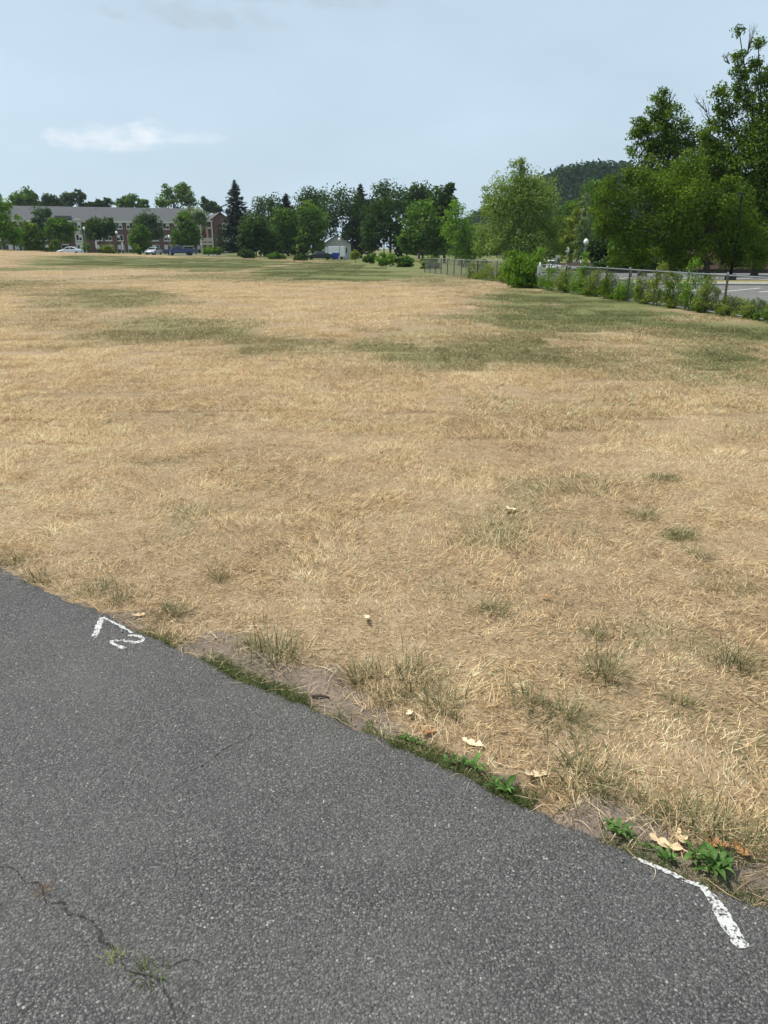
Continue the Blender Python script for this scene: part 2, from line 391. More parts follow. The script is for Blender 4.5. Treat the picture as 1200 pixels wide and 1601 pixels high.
def asphalt_material(name='asphalt', tone=1.0):
    t = NT(name); p = t.pos()
    w = t.n('ShaderNodeTexNoise'); w.inputs['Scale'].default_value = 60; t.l(p, w.inputs['Vector'])
    dv = t.n('ShaderNodeVectorMath', operation='MULTIPLY_ADD'); t.l(w.outputs['Color'], dv.inputs[0]); dv.inputs[1].default_value = (.006, .006, .006); t.l(p, dv.inputs[2])
    def vor(scale, feat='F1'):
        v = t.n('ShaderNodeTexVoronoi', feature=feat); v.inputs['Scale'].default_value = scale; t.l(dv.outputs[0], v.inputs['Vector']); return v
    a = vor(142); b = vor(300); 
    sa = t.n('ShaderNodeSeparateColor'); t.l(a.outputs['Color'], sa.inputs[0])
    sb = t.n('ShaderNodeSeparateColor'); t.l(b.outputs['Color'], sb.inputs[0])
    big = t.noise(p, 1.3, 5, 0.6); mid = t.noise(p, 9, 4, .6)
    k = tone
    stone = t.ramp(sa.outputs[0], [(0, (.05*k, .05*k, .05*k)), (.55, (.088*k, .0875*k, .087*k)), (.82, (.15*k, .149*k, .148*k)), (.975, (.19*k, .187*k, .182*k)), (1.0, (.36*k, .35*k, .335*k))])
    grit = t.ramp(sb.outputs[1], [(0, (.035*k, .036*k, .038*k)), (.7, (.10*k, .101*k, .104*k)), (.96, (.17*k, .168*k, .165*k)), (1, (.27*k, .265*k, .255*k))])
    which = t.rng(sa.outputs[1], .42, .5)
    c = t.mix(which, grit, stone)
    gap = t.rng(a.outputs['Distance'], .42, .70, 0, .8)
    c = t.mix(gap, c, (.03*k, .031*k, .033*k))
    c = t.mix(t.rng(big, .3, .7, 0, .32), c, (.125*k, .125*k, .126*k))
    c = t.mix(t.rng(mid, .55, .8, 0, .35), c, (.05*k, .05*k, .05*k))
    pit = t.noise(p, 120, 3, .75); c = t.mix(t.rng(pit, .56, .68, 0, .75), c, (.022*k, .021*k, .02*k))
    dust = t.noise(p, .45, 6, .65, 1.0); c = t.mix(t.rng(dust, .42, .72, 0, .30), c, (.155*k, .148*k, .136*k))
    c = t.mix(1.0, c, (1.06, 1.02, .96), 'MULTIPLY')
    h = t.math('ADD', t.math('MULTIPLY', t.math('SUBTRACT', 1.0, a.outputs['Distance']), t.math('ADD', sa.outputs[1], .3)), t.math('MULTIPLY', t.math('SUBTRACT', 1.0, b.outputs['Distance']), .4))
    return t.done(t.bsdf(c, 0.82, normal=t.bump(h, 1.0, 0.006), spec=0.22))
path = put('asphalt_path', mesh_np('asphalt_path', PV, PF, None, True), asphalt_material('asphalt', 1.16)); tag(path, kind='structure')

def ribbon(pts, widths, z, jitter=0.0, seed=1, step=0.01, on=PTOP + 0.0085):
    P = [Vector((p.x, p.y, 0)) for p in pts]; C = catmull(P, step) + [P[-1]]
    C = np.array([(p.x, p.y) for p in C]); tg = np.gradient(C, axis=0); tg /= np.linalg.norm(tg, axis=1)[:, None] + 1e-9
    N = np.stack([-tg[:, 1], tg[:, 0]], 1); s = np.linspace(0, 1, len(C)); wv = np.interp(s, np.linspace(0, 1, len(widths)), widths)
    q = np.arange(len(C)); L = wv * .5 + (fbm(q * .45, q * 0, seed, 3) - .5) * jitter; Rr = wv * .5 + (fbm(q * .45, q * 0, seed + 50, 3) - .5) * jitter
    V = np.concatenate([C + N * L[:, None], C - N * Rr[:, None]]); V = np.concatenate([V, np.full((len(V), 1), z)], 1)
    m = len(C); i = np.arange(m - 1); return V, np.stack([i, i + m, i + m + 1, i + 1], 1)
def path_z(x, y):
    d = float(edge_dist([x], [y])[0]); o = [(-a, z) for a, z in offs]
    return float(np.interp(-d, [a for a, _ in o], [z for _, z in o]))
def lay(V, F, up):                     # lie on the path's own surface
    V = V.copy()
    for k in range(len(V)): V[k, 2] = path_z(V[k, 0], V[k, 1]) + up
    return V, F
def paint_material():
    t = NT('worn_white_paint'); p = t.pos()
    v = t.n('ShaderNodeTexVoronoi'); v.inputs['Scale'].default_value = 105; t.l(p, v.inputs['Vector'])
    n = t.noise(p, 30, 4, .7); n2 = t.noise(p, 140, 3, .7)
    a = t.rng(t.math('ADD', t.math('ADD', n, t.math('MULTIPLY', n2, .7)), t.math('MULTIPLY', v.outputs['Distance'], -.35)), .50, .72)
    b = t.bsdf(t.mix(n2, (.34, .335, .32), (.66, .65, .62)), .7, normal=t.bump(n2, .7, .004))
    tr = t.n('ShaderNodeBsdfTransparent'); mx = t.n('ShaderNodeMixShader'); t.l(a, mx.inputs[0]); t.l(tr.outputs[0], mx.inputs[1]); t.l(b, mx.inputs[2])
    return t.done(mx.outputs[0])
PAINT = paint_material()
marks = [([(159, 966), (153, 981), (147, 998)], [.026, .036, .03]),
         ([(160, 966), (182, 976), (206, 990)], [.02, .014, .012]),
         ([(200, 994), (216, 995), (223, 1000), (212, 1005), (190, 1002), (174, 1004), (180, 1009), (195, 1015)], [.014, .024, .026, .026, .022, .02, .022, .022]),
         ([(989, 1341), (1030, 1358), (1072, 1376), (1106, 1391)], [.012, .018, .018, .016]),
         ([(1098, 1388), (1118, 1412), (1140, 1448), (1162, 1484)], [.022, .042, .05, .042])]
for i, (pp, ww) in enumerate(marks):
    V, F = lay(*ribbon([gp(x, y, PTOP) for x, y in pp], [w_ * .85 for w_ in ww], 0, .014, 60 + i, .006), .002)
    put('paint_mark', mesh_np('paint_mark', V, F), PAINT, path)

# dirt-filled cracks in the path
def crack_material():
    t = NT('crack_dirt'); p = t.pos(); n = t.noise(p, 90, 4, .7)
    a = t.rng(t.noise(p, 22, 4, .7), .38, .5)
    b = t.bsdf(t.ramp(n, [(.3, (.012, .011, .01)), (.55, (.035, .03, .025)), (.75, (.20, .16, .11))]), .95)
    tr = t.n('ShaderNodeBsdfTransparent'); mx = t.n('ShaderNodeMixShader'); t.l(a, mx.inputs[0]); t.l(tr.outputs[0], mx.inputs[1]); t.l(b, mx.inputs[2])
    return t.done(mx.outputs[0])
CRK = crack_material()
def crack(pp, ww, seed, jit=.016):
    pts = [gp(x, y, PTOP) for x, y in pp]
    r = random.Random(seed); q = []
    for a, b in zip(pts[:-1], pts[1:]):
        m = max(1, int((b - a).length / .035))
        for k in range(m): q.append(a.lerp(b, k / m) + Vector((r.uniform(-jit, jit), r.uniform(-jit, jit), 0)))
    q.append(pts[-1])
    V, F = lay(*ribbon(q, [w_ * .5 for w_ in ww], 0, .011, seed, .005), .0015)
    return put('crack', mesh_np('crack', V, F), CRK, path)
crack([(-60, 1330), (10, 1362), (55, 1390), (75, 1412), (112, 1425), (140, 1455), (158, 1482), (188, 1505), (235, 1535), (262, 1560), (285, 1620)], [.004, .008, .010, .007, .011, .012, .010, .012, .012, .010, .008], 3)
crack([(255, 1525), (285, 1514), (310, 1510)], [.004, .003, .002], 5)
crack([(300, 1205), (335, 1185), (372, 1165), (395, 1150)], [.004, .005, .004, .002], 7)

# ================================================================== grass
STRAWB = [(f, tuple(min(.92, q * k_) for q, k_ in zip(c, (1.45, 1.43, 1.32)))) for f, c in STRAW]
def blade_material(name, stops, mixgreen=True, tr=.38, gsrc='INSTANCER'):
    t = NT(name); p = t.pos(); r = t.attr('rnd'); r2 = t.attr('rnd2')
    mid = t.noise(p, 3.2, 4, .6); big = t.noise(p, .5, 4, .55)
    sm = t.noise(p, 12, 3, .6)
    f = t.math('ADD', t.math('MULTIPLY', r, .80), t.math('ADD', t.math('MULTIPLY', mid, .75), t.math('ADD', t.math('MULTIPLY', big, .55), t.math('MULTIPLY', sm, .55))))
    f = t.rng(f, .88, 1.80, 0, 1, False)
    c = t.ramp(f, stops)
    if mixgreen:
        g = t.attr('green', gsrc)
        is_g = t.rng(t.math('SUBTRACT', t.math('ADD', t.math('MULTIPLY_ADD', g, 1.2, .07), t.math('MULTIPLY', t.math('SUBTRACT', mid, .5), .5)), r2), -.03, .05)
        c = t.mix(is_g, c, t.ramp(f, GREENS))
    a = t.bsdf(c, .6, spec=.25)
    trn = t.n('ShaderNodeBsdfTranslucent'); t.l(c, trn.inputs[0])
    mx = t.n('ShaderNodeMixShader'); mx.inputs[0].default_value = tr; t.l(a, mx.inputs[1]); t.l(trn.outputs[0], mx.inputs[2])
    return t.done(mx.outputs[0])
def blades(n, rad, lmin, lmax, w, lean0, lean1, seed, segs=2, gauss=False, droop=.5, lean_dir=None, lens=None, lay=None):
    r = np.random.default_rng(seed)
    if gauss: bx = r.normal(0, rad * .45, (n, 2))
    else:
        a = r.uniform(0, 2*np.pi, n); q = np.sqrt(r.uniform(0, 1, n)) * rad; bx = np.stack([q*np.cos(a), q*np.sin(a)], 1)
    L = r.uniform(lmin, lmax, n); th = r.uniform(0, 2*np.pi, n)
    if lens is not None: L = lens
    if lay is not None: th = np.where(r.uniform(0, 1, n) < .6, lay + r.normal(0, .75, n), th)
    if lean_dir is not None: th = np.where(r.uniform(0, 1, n) < .55, lean_dir + r.normal(0, .7, n), th)
    if gauss: th = np.where(r.uniform(0, 1, n) < .7, np.arctan2(bx[:, 1], bx[:, 0]) + r.normal(0, .6, n), th)
    lean = r.uniform(lean0, lean1, n)                  # angle from upright
    d = np.stack([np.cos(th), np.sin(th)], 1); s = np.stack([-np.sin(th), np.cos(th)], 1)
    tw = r.normal(0, .8, n); s3 = np.concatenate([s * np.cos(tw)[:, None], np.sin(tw)[:, None] * .6], 1)
    curve = r.uniform(.1, 1.0, n) * droop; kink = r.normal(0, .2, n)
    V = np.zeros((n, segs + 1, 2, 3)); pos = np.concatenate([bx, np.full((n, 1), -.006)], 1)
    for k in range(segs + 1):
        wk = w * (1 - .75 * (k / segs) ** 1.5) * r.uniform(.7, 1.3, n) * .5
        V[:, k, 0] = pos - s3 * wk[:, None]; V[:, k, 1] = pos + s3 * wk[:, None]
        if k < segs:
            ang = np.minimum(lean + curve * k, 1.75); st = L / segs
            dd = d * np.cos(kink * k)[:, None] + s * np.sin(kink * k)[:, None]
            pos = pos + np.concatenate([dd * (np.sin(ang) * st)[:, None], (np.cos(ang) * st)[:, None]], 1)
            pos[:, 2] = np.maximum(pos[:, 2], .004)
    V = V.reshape(-1, 3); b = np.arange(n)[:, None] * (segs + 1) * 2; k = np.arange(segs)[None] * 2
    F = np.stack([b + k, b + k + 1, b + k + 3, b + k + 2], -1).reshape(-1, 4)
    ra = np.repeat(r.uniform(0, 1, n), segs); rb = np.repeat(r.uniform(0, 1, n), segs)
    return V, F, {'rnd': ('FACE', ra), 'rnd2': ('FACE', rb)}
STRAWM = blade_material('straw_blades', STRAWB)
NEARM = blade_material('straw_blades_near', STRAWB, gsrc='GEOMETRY')
def scatter(name, label, P, rotz, scl, green, tuft):
    n = len(P); me = bpy.data.meshes.new(name); me.vertices.add(n); me.vertices.foreach_set('co', np.asarray(P, np.float32).ravel())
    rot = np.stack([rng.normal(0, .01, n), rng.normal(0, .01, n), rotz], 1).astype(np.float32)
    a = me.attributes.new('rot', 'FLOAT_VECTOR', 'POINT'); a.data.foreach_set('vector', rot.ravel())
    a = me.attributes.new('scl', 'FLOAT', 'POINT'); a.data.foreach_set('value', np.asarray(scl, np.float32))
    a = me.attributes.new('green', 'FLOAT', 'POINT'); a.data.foreach_set('value', np.asarray(green, np.float32))
    me.update()
    o = put(name, me, None); tag(o, label, 'grass', kind='stuff')
    ng = bpy.data.node_groups.new(name, 'GeometryNodeTree')
    ng.interface.new_socket('Geometry', in_out='INPUT', socket_type='NodeSocketGeometry'); ng.interface.new_socket('Geometry', in_out='OUTPUT', socket_type='NodeSocketGeometry')
    N, L = ng.nodes, ng.links
    gi = N.new('NodeGroupInput'); go = N.new('NodeGroupOutput'); ip = N.new('GeometryNodeInstanceOnPoints'); oi = N.new('GeometryNodeObjectInfo')
    oi.inputs['Object'].default_value = tuft
    ra = N.new('GeometryNodeInputNamedAttribute'); ra.data_type = 'FLOAT_VECTOR'; ra.inputs['Name'].default_value = 'rot'
    sa = N.new('GeometryNodeInputNamedAttribute'); sa.data_type = 'FLOAT'; sa.inputs['Name'].default_value = 'scl'
    L.new(gi.outputs[0], ip.inputs['Points']); L.new(oi.outputs['Geometry'], ip.inputs['Instance'])
    L.new(ra.outputs['Attribute'], ip.inputs['Rotation']); L.new(sa.outputs['Attribute'], ip.inputs['Scale']); L.new(ip.outputs[0], go.inputs[0])
    m = o.modifiers.new('scatter', 'NODES'); m.node_group = ng
    return o
def fence_x(y): return FA.x + (FB.x - FA.x) * (np.asarray(y, float) - FA.y) / (FB.y - FA.y)
def ground_z(x, y):
    x = np.asarray(x, float); y = np.asarray(y, float); ed = edge_dist(x, y)
    return terrain(x, y) + (fbm(x * 1.3, y * 1.3, 3, 4) - .45) * .07 * sstep(.05, .7, ed) * (1 - sstep(12, 25, y))
def place_blades(x, y, z, seed, lmin, lmax, w, lean0, lean1, segs=2):
    """blades rooted at given points; lie and length follow slow noise so the sward looks combed and tousled"""
    n = len(x)
    r = np.random.default_rng(seed + 5); L = r.uniform(lmin, lmax, n) * (.65 + .9 * sstep(.35, .75, fbm(x * 2.3, y * 2.3, 71, 3)))
    V, F, A = blades(n, .0001, 1.0, 1.0, w, lean0, lean1, seed, segs=segs, droop=.28, lens=L, lay=fbm(x * 1.1, y * 1.1, 61, 3) * 14)
    v = V.reshape(n, -1, 3); v += np.stack([x, y, z], 1)[:, None, :]
    return v.reshape(-1, 3), F, A
# ---- close sward: every blade rooted on the ground itself
r = np.random.default_rng(1); dens = 7200; d1 = 8.8; hw = .58 * d1 + 1.3
n = int(dens * (d1 - 1.2) * 2 * hw); x = r.uniform(-hw, hw, n); y = r.uniform(1.2, d1, n)
k = (np.abs(x) < .58 * y + 1.2) & (r.uniform(0, 1, n) < np.interp(y, [2, 5, 7.2, 8.8], [1, .9, .80, 0])); x, y = x[k], y[k]
ed = edge_dist(x, y); bald = sstep(.56, .70, fbm(x * 3.1, y * 3.1, 93, 3))
k = (ed > .012) & (r.uniform(0, 1, len(x)) < (1 - .96 * dirt_at(x, y, ed)) * (1 - .3 * bald)); x, y = x[k], y[k]
V, F, A = place_blades(x, y, ground_z(x, y), 11, .024, .075, .0034, .7, 1.55)
A['green'] = ('FACE', np.repeat(green_at(x, y), 2))
o = put('grass', mesh_np('grass', V, F, A), NEARM); tag(o, 'short straw coloured dry grass matted beside the path', 'grass', kind='stuff')
# ---- further out: square tiles of the same sward
def tile(size, dens, seed, **k):
    r = np.random.default_rng(seed); n = int(size * size * dens * 1.25); x = r.uniform(-.56, .56, n) * size; y = r.uniform(-.56, .56, n) * size
    b = sstep(.54, .72, fbm(x * 2.0 + 9 * seed, y * 2.0, 95 + seed, 3)); q = r.uniform(0, 1, n) > .6 * b; x, y = x[q], y[q]
    V, F, A = place_blades(x, y, x * 0, seed, **k); me = mesh_np('tile', V, F, A); me.materials.append(STRAWM); return bpy.data.objects.new('tile_source', me)
zones = [(7.2, 16, 1.0, 4300, dict(lmin=.025, lmax=.075, w=.0040, lean0=.7, lean1=1.55), 3, 'dry straw grass across the middle of the field'),
         (15.5, 40, 2.0, 1300, dict(lmin=.04, lmax=.09, w=.0070, lean0=.6, lean1=1.5), 2, 'sun bleached grass further out on the field'),
         (40, 128, 5.0, 200, dict(lmin=.035, lmax=.08, w=.016, lean0=.4, lean1=1.35), 2, 'distant dry grass of the far field')]
for zi, (d0, d1, size, dens, kw, nv, lb) in enumerate(zones):
    ys = np.arange(d0 + size / 2, d1 + size * .3, size); pts = [(i * size + (.5 * size if j % 2 else 0), y) for j, y in enumerate(ys) for i in range(-int((.62 * y + 2) / size) - 1, int((.62 * y + 2) / size) + 2)]
    pts = [(x, y) for x, y in pts] + [(x + rng.uniform(-.3, .3) * size, d1 + size * rng.uniform(0, 2.2)) for x, y in pts if abs(y - ys[-1]) < .1 and rng.random() < .9]
    pts = np.array([q for q in pts if not (q[1] > 12 and q[0] + size * .5 > fence_x(q[1]))]); pts = pts[~((pts[:, 1] < d0 + size) & (rng.random(len(pts)) < .45))]; pts[:, 1] += rng.uniform(-.3, .3, len(pts)) * size; pick = rng.integers(0, nv, len(pts))
    for v in range(nv):
        q = pts[pick == v]; x, y = q[:, 0], q[:, 1]
        g = np.mean([green_at(x + a * size * .25, y + b * size * .25) for a in (-1, 1) for b in (-1, 1)], 0)
        scatter('grass', lb, np.stack([x, y, ground_z(x, y) + (.01 if zi == 0 else 0)], 1), rng.integers(0, 4, len(x)) * math.pi / 2, np.full(len(x), 1.0), g, tile(size, dens, 300 + zi * 10 + v, **kw))

# rough green grass tufts rising out of the straw near the path: each its own thing
TUFTM = blade_material('tuft_blades', [(0, (.035, .05, .015)), (.3, (.085, .105, .035)), (.55, (.17, .175, .07)), (.75, (.34, .28, .14)), (1, (.62, .50, .30))], False, .3)
TPX = [(62, 905, 1.1, .8), (20, 880, .9, .7), (152, 925, .9, .55), (190, 940, .8, .8), (266, 962, 1.0, .9), (428, 1030, 1.2, .7), (395, 1010, .8, .5), (560, 1060, 1.0, .7), (640, 1062, 1.15, .9),
       (690, 1108, 1.25, .8), (610, 1095, .7, .7), (905, 1222, 1.2, 1.0), (950, 1238, .8, .9), (945, 1062, 1.1, .35), (880, 1128, 1.0, .4), (822, 1105, .9, .5), (1060, 1278, 1.0, .9), (1110, 1300, 1.0, .9),
       (1010, 1265, .8, .9), (1170, 1330, 1.0, .9), (1040, 750, .8, .8), (1066, 838, 1.0, .9), (1010, 808, .8, .7), (1150, 1040, .9, .5), (1060, 1105, .9, .6), (930, 1000, .7, .3), (770, 960, .8, .3), (340, 905, .7, .3), (1090, 868, .9, .5)]
near_path = 'rough green grass tuft sprouting among straw beside the asphalt edge'
in_field = 'greenish grass tuft standing proud of the dry straw field'
TLAB = {62: 'green tuft at the asphalt edge beyond the painted number', 20: 'low tuft where the asphalt edge leaves the straw, beyond the painted number', 152: 'straw mixed tuft on the field side of the painted number', 190: 'olive tuft touching the litter behind the painted number', 266: 'dark green tuft just past the painted number',
        428: 'large spiky tuft beside the widest bare soil patch', 395: 'thin straw tuft beside the large spiky tuft at the bare soil', 640: 'dark rough tuft behind the brown leaf on bare soil', 690: 'large dark splayed tuft above the brown leaf', 610: 'small tuft at the foot of which a bleached leaf scrap lies', 560: 'tuft on the field side of the dark twig',
        905: 'wide dark green tuft beside the curled pale oak leaf', 950: 'small green tuft next to the wide dark tuft by the oak leaf', 1060: None, 1110: None, 1010: None, 1170: 'green tuft beside the rusty orange leaf', 852: None}
tm = []
for v in range(5):
    V, F, A = blades(170, .11, .06, .17, .0036, .1, 1.15, 500 + v, segs=3, gauss=True, droop=.35)
    me = mesh_np('grass_tuft', V, F, A); me.materials.append(TUFTM); tm.append(me)
for i, (x, y, s, g) in enumerate(TPX):
    p = gp(x, y); o = put('grass_tuft', tm[i % 5], None); d = float(edge_dist([p.x], [p.y])[0])
    o.location = (p.x, p.y, float(ground_z([p.x], [p.y])[0])); o.rotation_euler = (0, 0, i * 1.9); q = s * (.75 + .12 * (i % 3)); o.scale = (q, q, q * (.65 + .25 * (i % 2)))
    tag(o, (TLAB.get(x) if y > 850 else None) or (near_path if d < .75 else in_field), 'grass tuft', 'grass tufts beside the path' if d < .75 else 'grass tufts out in the field')

# fresh short grass hugging the asphalt edge
def edge_strip(name, label, x0px, x1px, n, inner, outer, seed, lmin=.012, lmax=.04):
    r = np.random.default_rng(seed); px, py = px_of(Ej[:, 0], Ej[:, 1], Ej[:, 0] * 0); k = np.where((px > x0px) & (px < x1px))[0]
    V, F, A = blades(n, .001, lmin, lmax, .0028, .1, 1.2, seed, segs=2, droop=.5)
    vv = V.reshape(n, -1, 3); i = r.choice(k, n); q = r.uniform(0, 1, n) ** 1.5 * (outer - inner) + inner
    clump = sstep(.24, .52, fbm(Ej[i, 0] * 9 + q * 5, Ej[i, 1] * 9, seed, 3)) * (1 - .6 * q / outer); sel = r.uniform(0, 1, n) < clump
    base = np.concatenate([Ej[i] + NRM[i] * q[:, None], np.zeros((n, 1))], 1); vv += base[:, None, :]
    vv = vv[sel]; m = len(vv); nf = 2; 
    b = np.arange(m)[:, None] * 6; kk = np.arange(nf)[None] * 2
    F = np.stack([b + kk, b + kk + 1, b + kk + 3, b + kk + 2], -1).reshape(-1, 4)
    me = mesh_np(name, vv.reshape(-1, 3), F, {'rnd': ('FACE', r.uniform(0, 1, m * nf)), 'rnd2': ('FACE', r.uniform(0, 1, m * nf))})
    o = put(name, me, FRESH); tag(o, label, 'grass', kind='stuff'); return o
FRESH = blade_material('fresh_blades', [(0, (.04, .06, .015)), (.4, (.085, .12, .03)), (.75, (.17, .20, .06)), (1, (.42, .38, .19))], False, .35)
edge_strip('edge_grass', 'bright green grass strip hugging the asphalt edge beside bare soil', 325, 625, 11000, -.012, .075, 801)
edge_strip('edge_grass', 'low green weeds and grass lining the asphalt edge beside straw', 610, 830, 7000, -.012, .08, 802)
edge_strip('edge_grass', 'sparse green grass along the asphalt edge by the painted number', 215, 335, 2200, -.01, .08, 803)
edge_strip('edge_grass', 'thin green grass along the asphalt edge by the bent white line', 930, 1215, 1300, 0, .09, 804)

# straw strands strewn over the bare soil
r = np.random.default_rng(31); n = 2600; i = r.integers(300, len(EDGE) - 200, n); q = r.uniform(.0, .45, n)
V, F, A = blades(n, .001, .04, .13, .0026, 1.35, 1.6, 77, segs=3, droop=.1)
vv = V.reshape(n, -1, 3); vv += np.concatenate([EDGE[i] + NRM[i] * q[:, None], np.full((n, 1), .008)], 1)[:, None, :]
o = put('straw_litter', mesh_np('straw_litter', vv.reshape(-1, 3), F, A), blade_material('litter_blades', STRAW, False, .2)); tag(o, 'loose dry straw strands strewn over bare soil beside the path', 'straw', kind='stuff')

# loose grit and gravel crumbled off the asphalt edge
r = np.random.default_rng(44); n = 1700; i = r.integers(200, len(EDGE) - 100, n); q = r.normal(.01, .05, n) + (r.uniform(0, 1, n) < .3) * r.uniform(0, .3, n)
oc = np.array([(1, 0, 0), (0, 1, 0), (-1, 0, 0), (0, -1, 0), (0, 0, .8), (0, 0, -.8)]); of = np.array([(0, 1, 4), (1, 2, 4), (2, 3, 4), (3, 0, 4), (1, 0, 5), (2, 1, 5), (3, 2, 5), (0, 3, 5)])
sz = r.uniform(.0012, .0042, n) * (1 + 1.0 * (r.uniform(0, 1, n) < .05)); base = np.concatenate([EDGE[i] + NRM[i] * q[:, None], (np.where(q < -.03, PTOP + .002, np.where(q < 0, .008, .004)) + sz * .3)[:, None]], 1)
a_ = r.uniform(0, 6.28, n); st_ = r.uniform(.6, 1.4, (n, 6, 3)); vv = oc[None] * st_ * sz[:, None, None]
vv = np.stack([vv[..., 0] * np.cos(a_)[:, None] - vv[..., 1] * np.sin(a_)[:, None], vv[..., 0] * np.sin(a_)[:, None] + vv[..., 1] * np.cos(a_)[:, None], vv[..., 2]], -1) + base[:, None]
t = NT('grit_stone'); gm = t.done(t.bsdf(t.ramp(t.attr('rnd'), [(0, (.10, .09, .08)), (.5, (.20, .18, .155)), (.85, (.30, .27, .23)), (1, (.5, .48, .44))]), .9))
o = put('gravel', mesh_np('gravel', vv.reshape(-1, 3), (of[None] + np.arange(n)[:, None, None] * 6).reshape(-1, 3), {'rnd': ('FACE', np.repeat(r.uniform(0, 1, n), 8))}), gm); tag(o, 'loose grit and small gravel crumbled along the asphalt edge', 'gravel', kind='stuff')

# tiny tufts rooted in the crack
for x, y, s, c_, lb in [(232, 1530, .42, 1, 'small green grass sprig growing from the crack in the asphalt'), (180, 1501, .27, 0, 'tiny yellow green sprig rooted in the asphalt crack'), (68, 1400, .25, 2, 'tiny dried brown sprig at the bend of the asphalt crack')]:
    V, F, A = blades(60, .09, .04, .11, .006, .3, 1.4, 900 + x, segs=2, gauss=True, droop=.4)
    p = gp(x, y, PTOP); o = put('crack_weed', mesh_np('crack_weed', V, F, A), [simple('sprig_olive', (.26, .27, .06), .6), FRESH, simple('sprig_brown', (.20, .12, .06), .8)][c_])
    o.location = (p.x, p.y, path_z(p.x, p.y)); o.scale = (s, s, s); tag(o, lb, 'weed')

# ================================================================== broad-leaved weeds, fallen leaves, twig
WEEDM = [leaf_mat('weed_leaf_%d' % k, [(.05*q, .105*q, .025*q), (.085*q, .165*q, .04*q), (.14*q, .24*q, .07*q)], .25, .4) for k, q in enumerate((.85, 1.15))]
def weed_leaf(L, w, arch, seed):
    r = random.Random(seed); vs = []; fs = []; m = 6
    for k in range(m + 1):
        t = k / m; ww = w * (math.sin(math.pi * min(1, t * .93 + .07) ** .8) ** .8 if 0 < t < 1 else .06)
        x = L * t; z = arch * L * (math.sin(t * 2.2) * .55 - t * t * .25)
        for s, dz in ((-1, .18), (-.5, .03), (0, -.06), (.5, .03), (1, .18)):
            vs.append((x, s * ww + r.uniform(-1, 1) * .04 * w, z + dz * ww + r.uniform(-1, 1) * .03 * w))
    for k in range(m):
        for j in range(4): a = k * 5 + j; fs.append((a, a + 1, a + 6, a + 5))
    me = mesh_np('leaf', vs, fs, {'rnd': ('FACE', [r.random() * .5 + .25 * (seed % 3) for _ in fs])}, True); me.materials.append(WEEDM[seed % 2]); return me
LEAFM = [weed_leaf(.072, .0125, .55 + .15 * (k % 3), 30 + k) for k in range(6)]
WPX = [(630, 1160, .5, 6, 'x'), (725, 1198, .55, 7, 'x'), (775, 1232, .6, 7, 'x'), (950, 1300, .6, 6, 'x'), (985, 1312, .6, 7, 'x'), (1100, 1358, .9, 9, 'x'), (1130, 1352, .8, 8, 'x'), (705, 1196, .75, 6, 'small'), (745, 1205, .8, 7, 'small'), (793, 1240, 1.0, 9, 'shiny'), (968, 1306, .95, 11, 'low'), (1040, 1347, .7, 8, 'x'), (1118, 1365, 1.1, 15, 'x'), (1085, 1345, .9, 8, 'x'), (650, 1165, .6, 6, 'small'), (1010, 1330, .6, 6, 'x')]
for i, (x, y, s, nl, kd) in enumerate(WPX):
    p = gp(x, y); e = empty('broadleaf_weed', (p.x, p.y, 0.004))
    lb = {793: 'leafy green weed rosette at the asphalt edge beside a curled pale oak leaf', 968: 'low broad leaved green weed on bare soil just before the bent white line',
          1118: 'largest broad leaved green weed by the bend of the white painted line', 1085: 'broad leaved weed between the biggest weed and a dry oak leaf'}.get(x, 'small broad leaved green weed at the asphalt edge')
    tag(e, lb, 'weed', 'broad leaved weeds along the asphalt edge')
    r = random.Random(i)
    for k in range(nl):
        o = put('leaf', LEAFM[(k + i) % 6], None, e); a = k * 2.4 + r.uniform(-.4, .4); q = s * r.uniform(.45, .95)
        o.rotation_euler = (r.uniform(-.3, .3), r.uniform(-.55, .05), a); o.scale = (q, q, q); o.location = (r.uniform(-.012, .012) * s, r.uniform(-.012, .012) * s, .004 + .002 * (k % 4))

def oak_leaf(seed, L=.10):
    r = random.Random(seed); m = 26; half = []
    for k in range(m + 1):
        t = k / m; env = math.sin(math.pi * t ** .85) ** .6 if 0 < t < 1 else .03
        lobes = .30 + .70 * abs(math.sin(t * math.pi * 2.6 + .3 + .25 * seed)) ** 1.1 * (.8 + .2 * math.sin(9 * t + seed))
        half.append((L * t, L * .27 * env * lobes))
    vs = []; fs = []; curl = r.uniform(1.5, 3.0); bend = r.uniform(.6, 1.6)
    for x, w in half:
        for s in (-1, -.55, 0, .55, 1):
            xx = x + abs(s) * w * .25; y = s * w; z = curl * y * y / L * .75 + bend * (x - L * .5) ** 2 / L * .35 + r.uniform(-1, 1) * .0015
            vs.append((xx - L / 2, y, z))
    for k in range(m):
        for j in range(4): a = k * 5 + j; fs.append((a, a + 1, a + 6, a + 5))
    me = mesh_np('fallen_leaf', vs, fs, None, True)
    mb = MB().tube([(-L * .5, 0, bend * L * .0875), (-L * .62, .004, bend * L * .10), (-L * .75, .012, bend * L * .10)], [.0016, .0013, .001], 5)
    bm = bmesh.new(); bm.from_mesh(me); me2 = mb.mesh('stalk'); bm.from_mesh(me2); bm.to_mesh(me); bm.free(); return me
TAN = simple('dry_leaf_tan', (.60, .44, .26), .6, var=.3, scale=40); PALE = simple('dry_leaf_pale', (.72, .58, .36), .6, var=.25, scale=40); RUST = simple('dry_leaf_rust', (.42, .20, .08), .6, var=.35, scale=40)
oaks = [oak_leaf(k) for k in range(4)]
